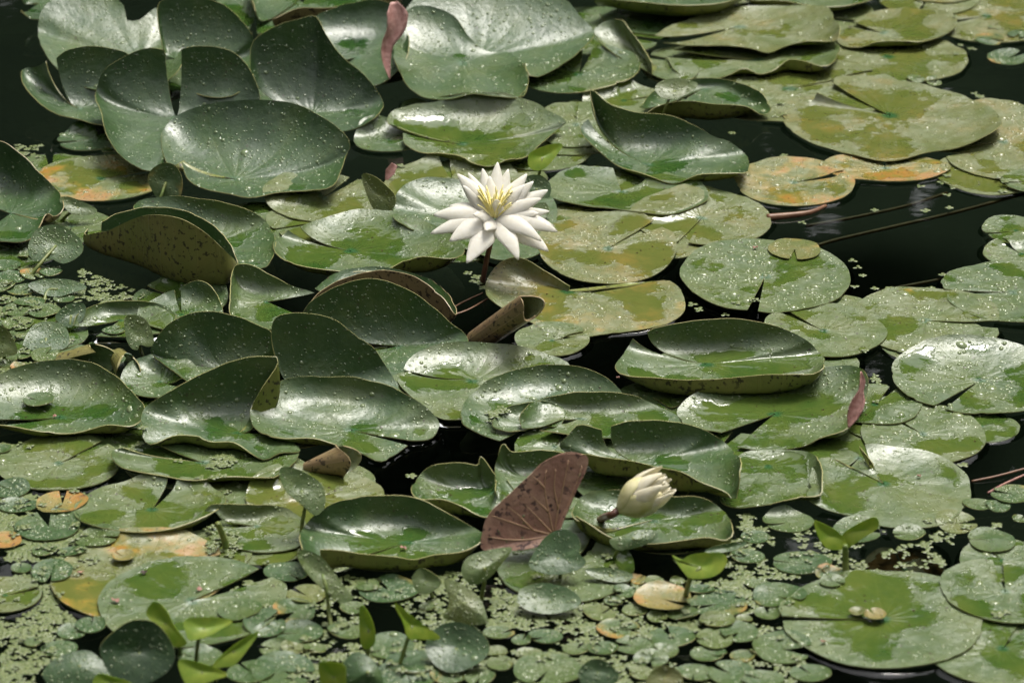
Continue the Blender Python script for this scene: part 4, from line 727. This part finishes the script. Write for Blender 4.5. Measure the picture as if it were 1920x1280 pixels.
def strip(label, mid, wid, nrm_, mat, name, cat, cup=0.3, n=26, m_=7, thick=.001, twist=0):
    P = catmull(mid, n); W = np.interp(np.linspace(0, 1, n), np.linspace(0, 1, len(wid)), wid); T = np.gradient(P, axis=0); T /= np.linalg.norm(T, axis=1)[:, None]
    V = np.zeros((2, n, m_, 3)); us = np.linspace(-1, 1, m_)
    for i in range(n):
        nn = np.asarray(nrm_, float); a = twist * i / n; s_ = np.cross(T[i], nn); s_ /= np.linalg.norm(s_); nn = np.cross(s_, T[i]); s2 = s_ * math.cos(a) + nn * math.sin(a); n2 = np.cross(s2, T[i])
        for k, u_ in enumerate(us):
            q = P[i] + s2 * W[i] * u_ + n2 * cup * W[i] * (u_ * u_) * (1 if abs(u_) < 2 else 1); V[0, i, k] = q; V[1, i, k] = q - n2 * thick
    I = np.arange(2 * n * m_).reshape(2, n, m_); F = []
    for s_i in (0, 1):
        q = np.stack([I[s_i, :-1, :-1], I[s_i, 1:, :-1], I[s_i, 1:, 1:], I[s_i, :-1, 1:]], -1).reshape(-1, 4); F.append(q if s_i == 0 else q[:, ::-1])
    ring = np.concatenate([I[0, :, 0], I[0, -1, 1:], I[0, ::-1, -1][1:], I[0, 0, ::-1][1:]]); r2 = ring + n * m_
    F.append(np.stack([ring[:-1], r2[:-1], r2[1:], ring[1:]], -1)); F = np.concatenate(F)
    if name is None: return V.reshape(-1, 3), F
    o = mesh_obj(name, V.reshape(-1, 3), F, M[mat], loc=P[0]); return tag(o, label, cat)
cn = -FWD
def pl(pts, p0): return [at_plane(x, y, p0, -cn) for x, y in pts]
strip('pink withered leaf hanging in an S between the far upright pads', pl([(738,4),(742,30),(738,56),(724,84),(722,112),(731,150)], at(738, 150, 4)), [.006, .019, .018, .013, .011, .010, .006, .001], cn + np.array([.3, 0, 0]), 'dead_pink', 'withered_leaf', 'leaf', cup=.5, twist=.5)
strip('pink withered spindle leaf across the broad wet pad rim', pl([(1614,696),(1616,716),(1611,742),(1601,772),(1591,802)], at(1596, 796, 3.6)), [.001, .004, .0035, .009, .010, .007, .001], cn + np.array([.3, 0, 0]), 'dead_pink', 'withered_leaf', 'leaf', cup=.9, twist=-.4)
strip('lilac shred of dead leaf under the dished olive-green pad', pl([(724,338),(732,322),(740,308)], at(724, 340, .4)), [.002, .008, .005], cn, 'dead_pink', 'withered_leaf', 'leaf', cup=.5)

# ------------------------------------------------------------------ flower
def petal_mesh(base, tip, ctrl, W, axis, cup, mat, parent, n=16, m_=7, name='petal', blunt=.55):
    P = bez(base, ctrl, tip, n); t = np.linspace(0, 1, n); wd = W * np.sin(math.pi * np.clip(t, 0.0, 1) ** blunt * 0.985 + 0.02) ** 0.75 * (0.55 + 0.45 * np.clip(t * 2.5, 0, 1)); wd[-1] = W * .06
    V, F = strip(None, P, wd, axis, mat, None, None, cup=cup, n=n, m_=m_, thick=.0006)
    return mesh_obj(name, V, F, M[mat], parent=parent)
FB = at(927, 411, 10.5); AX = np.array([0.0, -0.45, 0.89]); AX /= np.linalg.norm(AX)
fl = bpy.data.objects.new('water_lily', None); COL.objects.link(fl); fl.location = at(905, 534, 0); fl.empty_display_size = .05
tag(fl, 'open white water lily with yellow stamens on a dark stalk', 'flower')
P = catmull([at(903, 538, -1), at(910, 500, 3), at(921, 450, 8), FB - AX * .004], 14); V, F = tube_data(P, np.linspace(.0042, .0038, 14), 9); mesh_obj('stalk', V, F, M['brown_stalk'], parent=fl)
def fpt(x, y, d): return at_plane(x, y, FB - FWD * d, -cn)
#  tip x, y, towards us (m), half width, bend, cup
for (x, y, d, W, bend, cup) in [
    (858,326,-.010,.0105,.012,-.35),(878,324,-.020,.0085,.008,-.35),(905,316,-.030,.0105,.004,-.4),(933,304,-.030,.0110,.004,-.4),(953,317,-.030,.0095,.004,-.4),(988,326,-.020,.0115,.010,-.35),(985,346,-.005,.009,.010,-.35),
    (1027,356,-.005,.0115,.012,-.3),(1015,372,.010,.010,.012,-.3),(1010,400,.015,.010,.010,-.3),(1045,434,.015,.0120,.016,-.25),(1038,424,.008,.010,.014,-.25),(1028,471,.030,.0120,.016,-.25),(1015,452,.034,.011,.018,-.25),(972,487,.045,.0120,.014,-.2),
    (875,493,.045,.0120,.012,-.2),(843,452,.030,.0118,.014,-.25),(807,438,.015,.0115,.014,-.25),(813,403,.005,.0125,.014,-.3),(842,386,-.005,.0115,.012,-.3),
    (1030,396,.006,.0105,.012,-.3),(918,330,-.015,.0095,.006,-.4),(868,348,0,.009,.014,-.3),(1000,340,-.006,.0095,.012,-.3),(888,402,.030,.007,.010,-.3),(911,432,.034,.0085,.006,-.5),(893,352,-.012,.0085,.006,-.4),(966,352,-.012,.0085,.006,-.4),(931,374,.022,.0080,-.004,-.5)]:
    tp = fpt(x, y, d); ct = (FB + tp) / 2 + AX * bend * rng.uniform(.5, 1.6) + RGT * rng.uniform(-.004, .004); W *= rng.uniform(.9, 1.12); petal_mesh(FB + (tp - FB) * .03, tp, ct, W * 1.42, AX * .6 + cn * .5, cup, 'petal', fl)
g = np.random.default_rng(5)
for k in range(60):
    x, y, d = 930 + g.uniform(-36, 34), g.uniform(346, 384), g.uniform(-.012, .022)
    tp = fpt(x, y, d); ct = (FB + tp) / 2 + np.array([g.uniform(-.004, .004), 0, .004])
    P = bez(FB + (tp - FB) * .12, ct, tp, 8); V, F = tube_data(P, np.linspace(.0017, .0010, 8) * g.uniform(.8, 1.25), 5); mesh_obj('stamen', V, F, M['stamen'], parent=fl)
# ------------------------------------------------------------------ bud
BB = at(1158, 958, 5.2); tipb = at_plane(1246, 905, BB - FWD * .012, -cn); BA = (tipb - BB); BL = np.linalg.norm(BA); BA /= BL
bu = bpy.data.objects.new('lily_bud', None); COL.objects.link(bu); bu.location = at(1128, 974, 2.0); bu.empty_display_size = .05
tag(bu, 'cream water lily bud half open on a brown stalk', 'flower bud')
P = catmull([at(1118, 980, .6), at(1134, 969, 2.6), BB - BA * .01, BB + BA * .002], 12); V, F = tube_data(P, .0052, 9); mesh_obj('stalk', V, F, M['brown_stalk'], parent=bu)
u = np.cross(BA, cn); u /= np.linalg.norm(u); v = np.cross(u, BA)
def budpetal(a, rad, ln, W, mat, name, tipr):
    o_ = u * math.cos(a) + v * math.sin(a); b0 = BB + o_ * .004; tp = BB + BA * BL * ln + o_ * tipr; ct = BB + BA * BL * .42 + o_ * rad
    P = bez(b0, ct, tp, 16); t = np.linspace(0, 1, 16); wd = W * np.sin(math.pi * (t ** .75) * .97 + .03) ** .7; wd[-1] = W * .12
    V, F = strip(None, P, wd, o_, mat, None, None, cup=-.42, n=16, m_=9, thick=.0008); mesh_obj(name, V, F, M[mat], parent=bu)
for k in range(4): budpetal(math.pi / 4 + k * math.pi / 2 + .35, .040, [.90, .80, .94, .84][k], .0180, 'sepal', 'sepal', .020)
for k in range(8): budpetal(k * math.pi / 4, .036, 1.0 + .08 * (k % 2), .0115, 'cream', 'petal', .019 + .004 * (k % 3))
for k in range(7): budpetal(k * math.pi / 3.5 + .3, .024, 1.04 + .04 * (k % 3), .0085, 'cream', 'petal', .012)
for k in range(4): budpetal(k * math.pi / 2 + .3, .010, 1.04, .008, 'cream', 'petal', .003)

# ------------------------------------------------------------------ small floating leaves
SMALL = [  # photo x, y, half width px, tone
 (1124,1150,32,.78),(1160,1179,42,.5),(1190,1210,40,.48),(1260,1196,46,.42),(1245,1222,28,.55),(1080,1217,26,.6),(1130,1215,30,.5),(1022,1193,33,.45),(977,1200,19,.55),(992,1226,27,.72),
 (1027,1256,66,.5),(1220,1237,34,.52),(1202,1262,25,.72),(1329,1226,36,.5),(1340,1197,35,.66),(1385,1185,37,.45),(1347,1132,56,.38),(1312,1106,28,.42),(1420,1095,24,.55),(1392,1230,25,.5),
 (1280,1150,30,.6),(1232,1157,20,.68),(1190,1145,25,.72),(1197,1087,17,.72),(1225,1088,17,.6),(1400,1044,35,.42),(1415,1007,27,.42),(1345,1163,35,.72),(1395,1160,16,.72),(1300,1262,38,.5),(1370,1262,44,.48),(1425,1222,20,.6),(1440,1150,26,.55),(1170,1110,22,.5),(1150,1128,18,.6),(1270,1090,15,.65),
 (1477,979,50,.55),(1504,1056,57,.38),(1461,1118,52,.38),(1793,981,40,.76),(1705,1001,32,.5),(1858,1015,45,.48),(1833,946,30,.5),(1871,950,24,.5),(1902,926,46,.5),(1914,973,17,.5),(1465,1216,58,.48),(1555,1077,28,.38),(1607,994,46,.5),(1560,1098,25,.5),(1520,1262,40,.48),(1430,1272,40,.5),
 (1854,77,29,.42),(1889,109,37,.36),(1910,68,22,.36),(1716,151,18,.6),(1751,156,15,.6),
 (91,986,62,.36),(182,1012,42,.6),(20,917,38,.32),(34,948,38,.32),(84,1032,25,.5),(135,1036,28,.42),(98,1072,40,.36),(40,1065,20,.5),(0,842,22,.5),(135,1184,28,.38),(112,1216,36,.42),(65,1203,20,.6),(170,1172,30,.4),
 (375,1232,42,.5),(512,1150,30,.5),(552,1147,40,.45),(562,1185,45,.38),(495,1174,40,.36),(515,1215,30,.55),(552,1217,26,.78),(590,1217,22,.72),(730,1106,56,.34),(540,1072,46,.36),(576,1116,40,.82),(730,1212,46,.5),(650,1182,36,.5),(800,1138,15,.6),(935,1186,30,.5),(775,1243,52,.3),(530,1258,62,.42),(762,1268,60,.38),(937,1243,25,.62),(930,1222,22,.66),(450,1150,42,.46),(470,1262,46,.4),(660,1140,24,.6),(690,1100,22,.55),(840,1268,34,.4),(900,1270,30,.5),
 (35,580,30,.5),(55,569,30,.42),(83,584,32,.5),(33,608,30,.66),(33,667,26,.6),(85,667,28,.68),(13,684,16,.5),(37,688,18,.5),(6,565,16,.5),(13,498,26,.4),(52,480,18,.5),(214,626,22,.4),(18,522,30,.38),(62,514,26,.45),(40,545,28,.42),(96,512,22,.4),(8,540,22,.5),(120,560,20,.45),(75,545,18,.6),(110,690,20,.55),(18,635,18,.55)]
ANCH = [(1854,77,'the far black water beyond the speckled olive pad'),(1733,153,'the far edge of the great speckled olive pad'),(1124,1120,'the oval heavily beaded leaf'),(1242,1120,'the orange dead leaflet'),(1314,1062,'the short-stalked lime leaf'),(1360,1026,'the narrow dark leaf by the bud'),
 (1585,1030,'the two-leaf seedling'),(1477,960,'the smooth bare green pad'),(1793,965,'the peaked beaded pad'),(1870,940,'the pale straw'),(1858,1030,'the pad cut by the frame'),(1500,1130,'the slit of the large near pad'),(1500,1235,'the near rim of the large near pad'),(1120,1258,'the dark pointed near leaf'),(1246,1268,'the olive upright near leaf'),
 (1020,1200,'the gap of dark water before the oval leaf'),(854,1208,'the round blue-green leaf with a dark eye'),(690,1180,'the curved lime blade'),(620,1160,'the stalk of the drooping beaded leaf'),(690,1262,'the big bluish near leaf'),(560,1060,'the wall of the deep dish pad'),(730,1085,'the shaded side of the deep dish pad'),(440,1220,'the long slanting lime blade'),(480,1150,'the blue-green pad with red scraps'),
 (262,1222,'the large dark upright leaf'),(117,944,'the tan heart-shaped dead leaflet'),(60,1060,'the clotted duckweed'),(182,1000,'the smooth olive pad with a beaded patch'),(20,880,'the flat olive pad under the shallow dish'),(60,560,'the shaded dark leaf'),(86,632,'the large blue-green round leaflet'),(60,690,'the back rim of the shallow dish pad'),(104,478,'the blue-grey heart leaf'),(214,626,'the bright small heart leaf'),(1340,1180,'the crowd of round leaves past the orange leaflet'),(1385,1235,'the near crowd of round leaves')]
for (x, y, rx, tn) in SMALL:
    an = min(ANCH, key=lambda q: (q[0] - x) ** 2 + ((q[1] - y) * 1.6) ** 2)[2]; ton = 'yellow-green' if tn > .62 else ('dark green' if tn < .4 else 'mid-green'); sz_ = 'tiny' if rx < 24 else ('small' if rx < 40 else 'broad')
    flat(f'{sz_} round {ton} leaflet floating by {an}', x, y, rx, float(rng.uniform(0, 360)), max(tn - .07, .1), 0, float(rng.choice([0, 0, 0, .2, .34])), z=float(rng.uniform(.15, .5)), rim=.12, lifts=((float(rng.uniform(0, 360)), float(rng.uniform(0, .55)), 50),), name='floating_leaflet', cat='leaflet',
         group=f'{sz_} {ton} leaflets by {an}', top='small', na=34, nr=8, puddles=False, vein_ridge=False, thick=.0007, beads=5.0, beadscale=1.2, nw=float(rng.uniform(3, 15)), wav=.8, asp=float(rng.uniform(.75, 1.15)))
sm = dict(name='floating_leaflet', cat='leaflet', top='small', na=36, nr=9, puddles=False, vein_ridge=False, thick=.0008, nw=9)
flat('tan-orange heart-shaped dead leaflet beside the beaded olive pad', 117, 944, 50, 95, .95, 0, .42, z=.5, beads=.6, wav=1.8, **sm)
flat('spotted orange dead leaflet in the crowd of round leaves', 1242, 1122, 54, 330, .95, 0, .44, z=.7, beads=1.0, lifts=((100, .6, 40), (250, .3, 30)), wav=1.2, **sm)
flat('pink heart-shaped leaflet fallen on the yellowed long pad', 232, 1042, 22, 150, .9, 0, .40, z=1.0, beads=.3, maxraise=.05, **sm)
flat('yellow dead leaflet edge at the frame by the dark green leaflets', 8, 1014, 34, 200, .92, 0, .40, z=.4, beads=.3, **sm)
flat('pale cream leaflet lying on the large near grey-green pad', 1641, 1152, 22, 120, .98, 0, .1, z=1.2, beads=1, maxraise=.05, **sm)
flat('half-hidden pale leaflet next to the cream one on the large near pad', 1608, 1147, 17, 200, .85, 0, .05, z=1.1, beads=1, maxraise=.05, **sm)
flat('frosted spotted leaflet resting on the wide shallow dish pad', 72, 750, 30, 160, .45, 0, .1, z=1.8, beads=2, maxraise=.05, **sm)
flat('dead yellow leaflet stuck on the round slit pad', 1490, 470, 50, 262, .88, 0, .32, z=.75, beads=2.0, maxraise=.05, asp=1.05, wav=1.6, **sm)

# ------------------------------------------------------------------ duckweed
def frond_set(c, n, rad, g):
    """one clump: a few touching oval fronds, each a low dome"""
    V, F = [], []
    a0 = g.uniform(0, 6.28)
    for k in range(n):
        a = a0 + k * 6.28 / n + g.uniform(-.35, .35); d = rad * (0 if n == 1 else g.uniform(.85, 1.25)); cx, cy = c[0] + d * math.cos(a), c[1] + d * math.sin(a)
        rx, ry = rad * g.uniform(.8, 1.15), rad * g.uniform(.62, .9); z = c[2] + g.uniform(0, .0006); b = len(V)
        tz = g.normal(0, .10, 2)
        for (rr, hh) in ((1.0, 0.0), (.62, .00055)):
            for q in range(7):
                t = 6.28 * q / 7; lx, ly = rx * rr * math.cos(t), ry * rr * math.sin(t)
                px, py = lx * math.cos(a) - ly * math.sin(a), lx * math.sin(a) + ly * math.cos(a)
                V.append((cx + px, cy + py, z + hh + abs(px * tz[0] + py * tz[1])))
        V.append((cx, cy, z + .0007))
        F += [[b + q, b + (q + 1) % 7, b + 7 + (q + 1) % 7, b + 7 + q] for q in range(7)] + [[b + 7 + q, b + 7 + (q + 1) % 7, b + 14] for q in range(7)]
    return V, F
def surf(x, y):
    i = int(np.clip((x - HX0) / HRES, 0, HM.shape[0] - 1)); j = int(np.clip((y - HY0) / HRES, 0, HM.shape[1] - 1)); return HM[i, j]
g = np.random.default_rng(11)
CL = {'strung along the slit-edged round pad and the open dark water': [(1599,489),(1608,502),(1617,517),(1603,538),(1639,541),(1668,541),(1745,541),(1767,515),(1298,571),(1310,580),(1380,580),(1406,571),(1418,563),(1621,668),(1639,712),(1654,723),(1360,590)],
      'drifting near the decayed orange pad at the dark water': [(1776,332),(1766,343),(1786,352),(1776,366),(1725,350),(1872,340),(1882,350),(1880,362),(1780,390),(1735,395),(1505,418),(1470,292),(1372,250),(1640,395)],
      'floating between the dark-walled green pad and the speckled olive pad': [(1442,202),(1465,200),(1430,224),(1452,224),(1470,222)],
      'on the far black water near the paired leaflets': [(1790,50),(1800,85),(1822,92),(1858,55),(1870,58),(1792,106),(1828,176),(1838,182)],
      'in the dark water around the flower stalk': [(878,512),(892,520),(898,530),(906,540),(886,528),(752,318)],
      'alone in the dark pool by the broad wet pad': [(770,892)],
      'beside the peaked beaded pad at the near dark water': [(1805,872),(1812,990),(1740,985),(1760,1000),(1870,985),(1885,1160),(1870,1165)]}
for desc, lst in CL.items():
    for (x, y) in lst:
        q = at(x, y, .1); z = min(surf(q[0], q[1]), .03) + .0012; q[2] = z; V, F = frond_set(q, int(g.integers(3, 6)), float(g.uniform(.0034, .0046)), g)
        tag(mesh_obj('duckweed_clump', V, F, M['duck'], loc=q), f'small pale duckweed clump {desc}', 'duckweed', f'duckweed {desc}')
def inside(px, py, poly):
    c = False; j = len(poly) - 1
    for i in range(len(poly)):
        if (poly[i][1] > py) != (poly[j][1] > py) and px < (poly[j][0] - poly[i][0]) * (py - poly[i][1]) / (poly[j][1] - poly[i][1]) + poly[i][0]: c = not c
        j = i
    return c
ZONES = [  # photo polygon, clumps, tallest thing they may lie on (m)
 ([(1375,985),(1560,995),(1760,985),(1800,1000),(1770,1060),(1650,1085),(1560,1090),(1430,1085),(1380,1040)], 150, .012),
 ([(930,1080),(1100,1080),(1480,1100),(1520,1290),(900,1290)], 520, .012),
 ([(-20,1120),(110,1050),(170,1090),(110,1140),(160,1170),(120,1230),(60,1290),(-20,1290)], 330, .010),
 ([(-20,440),(60,480),(150,520),(140,620),(130,690),(-20,720)], 330, .008),
 ([(140,500),(240,540),(300,560),(180,580),(140,560)], 90, .006),
 ([(-20,930),(160,930),(180,1060),(60,1090),(-20,1090)], 300, .010),
 ([(430,1040),(600,1020),(900,1080),(920,1290),(420,1290),(440,1120)], 440, .012),
 ([(1080,1010),(1400,1010),(1420,1120),(1180,1120)], 150, .010),
 ([(1640,700),(1660,740),(1640,780)], 6, .01), ([(0,830),(60,840),(30,880)], 16, .01), ([(120,900),(180,905),(170,980)], 40, .01), ([(540,1010),(700,1080),(600,1090)], 60, .01), ([(380,1000),(450,1010),(450,1050),(390,1045)], 40, .02),
 ([(205,838),(270,838),(250,870),(220,862)], 12, .05), ([(320,865),(440,865),(440,885),(330,885)], 30, .05), ([(910,790),(950,790),(950,812),(918,812)], 14, .05), ([(330,905),(440,915),(430,930)], 12, .05),
 ([(0,265),(90,270),(60,330),(100,400)], 25, .03), ([(1380,940),(1420,960),(1400,1000)], 22, .01)]
V, F = [], []
for poly, n, hmax in ZONES:
    xs = [p[0] for p in poly]; ys = [p[1] for p in poly]; k = 0; tries = 0
    while k < n and tries < n * 14:
        tries += 1; x, y = g.uniform(min(xs), max(xs)), g.uniform(min(ys), max(ys))
        if not inside(x, y, poly): continue
        q = at(x, y, .1); h = surf(q[0], q[1])
        if nz3(q[0], q[1], 3.3, 17) + .05 < g.uniform(-.25, .25): continue
        if h > hmax or (h > .002 and hmax < .015 and g.uniform() > .05): continue
        q[2] = h + .0012; v_, f_ = frond_set(q, int(g.integers(2, 5)), float(g.uniform(.0026, .0042)), g); b = len(V); V += v_; F += [[i + b for i in f] for f in f_]; k += 1
tag(mesh_obj('duckweed', V, F, M['duck']), 'pale green duckweed carpeting the water between the small round leaves', kind='stuff')

# ------------------------------------------------------------------ scraps fallen on the pads
for (x, y, L_, mt, lb) in [(215,1125,14,'scrap','dark red scrap on the blue-green pad near its rim'),(373,1104,13,'scrap','purple-red scrap near the middle of the blue-green pad'),(270,1072,10,'scrap_dark','black rotten scrap on the yellowed long pad'),(152,1072,12,'scrap','reddish scrap at the edge of the yellowed long pad'),
    (103,780,8,'scrap','red crumb on the wide shallow dish pad'),(395,188,12,'scrap','pinkish blossom crumb in the slit of the heart-shaped great pad'),(757,1027,12,'scrap','brown crumb in the middle of the deep dish pad'),(1417,464,11,'scrap','dark red scrap on the far rim of the round slit pad'),(1723,892,9,'scrap','red crumb on the peaked beaded pad'),
    (1544,1202,9,'scrap','pale pink crumb on the near rim of the large near pad'),(1595,52,10,'scrap_dark','dark hooked scrap on the tattered folded pad'),(1158,708,7,'scrap','pink crumb at the corner of the oblong wall-edged pad')]:
    q = at(x, y, 1.0); h = surf(q[0], q[1]); q = at(x, y, min(h, .08) * 100 + .25); s_ = L_ / 1300 * .5
    pts = [q + np.array([math.cos(a) * s_ * r1, math.sin(a) * s_ * r1 * .8, r2]) for a, r1, r2 in zip(np.linspace(0, 6.28, 9)[:-1], g.uniform(.55, 1.2, 8), g.uniform(-.001, .003, 8))]
    o, _ = build_leaf('fallen_scrap', q + np.array([0, 0, .0015]), pts, .5, 0, 0, .5, na=20, nr=5, thick=.0008, drape=False, curl=0, power=1, wav=.3, closed=True, beads=0, puddles=False, vein_ridge=False, solid_mat=mt, write_h=False)
    RIMS.pop(); tag(o, lb, 'scrap', 'plant scraps lying on the pads')

# ------------------------------------------------------------------ raised water edge where a level pad dents the surface
for (o, Rm_, C, wet) in RIMS:
    if not o.name.startswith('lily_pad'): continue
    out = Rm_[:, :2] - C[:2]; ln = np.linalg.norm(out, axis=1)[:, None]; out = out / ln; n = len(Rm_)
    zz = Rm_[:, 2]; far = np.array([surf(*(Rm_[j, :2] + out[j] * .009)) for j in range(n)])
    ok = (zz < .012) & (far < .004); V, F = [], []
    for j in range(n):
        wv = .5 + .9 * abs(nz3(Rm_[j, 0], Rm_[j, 1], 2.0, 9)); z0 = min(zz[j] - .0004, .0034 * wv)
        for t in (0, .3, .62, 1.0):
            p = Rm_[j, :2] - out[j] * .0015 + out[j] * .013 * t * wv; V.append((p[0], p[1], max(z0 * (1 - t) ** 1.6, 0) + .0004))
    for j in range(n - 1):
        if ok[j] and ok[j + 1]:
            for k in range(3): F.append([j * 4 + k, j * 4 + k + 1, (j + 1) * 4 + k + 1, (j + 1) * 4 + k])
    if len(F) > 12: mesh_obj('water_edge', V, F, M['water'], parent=o)
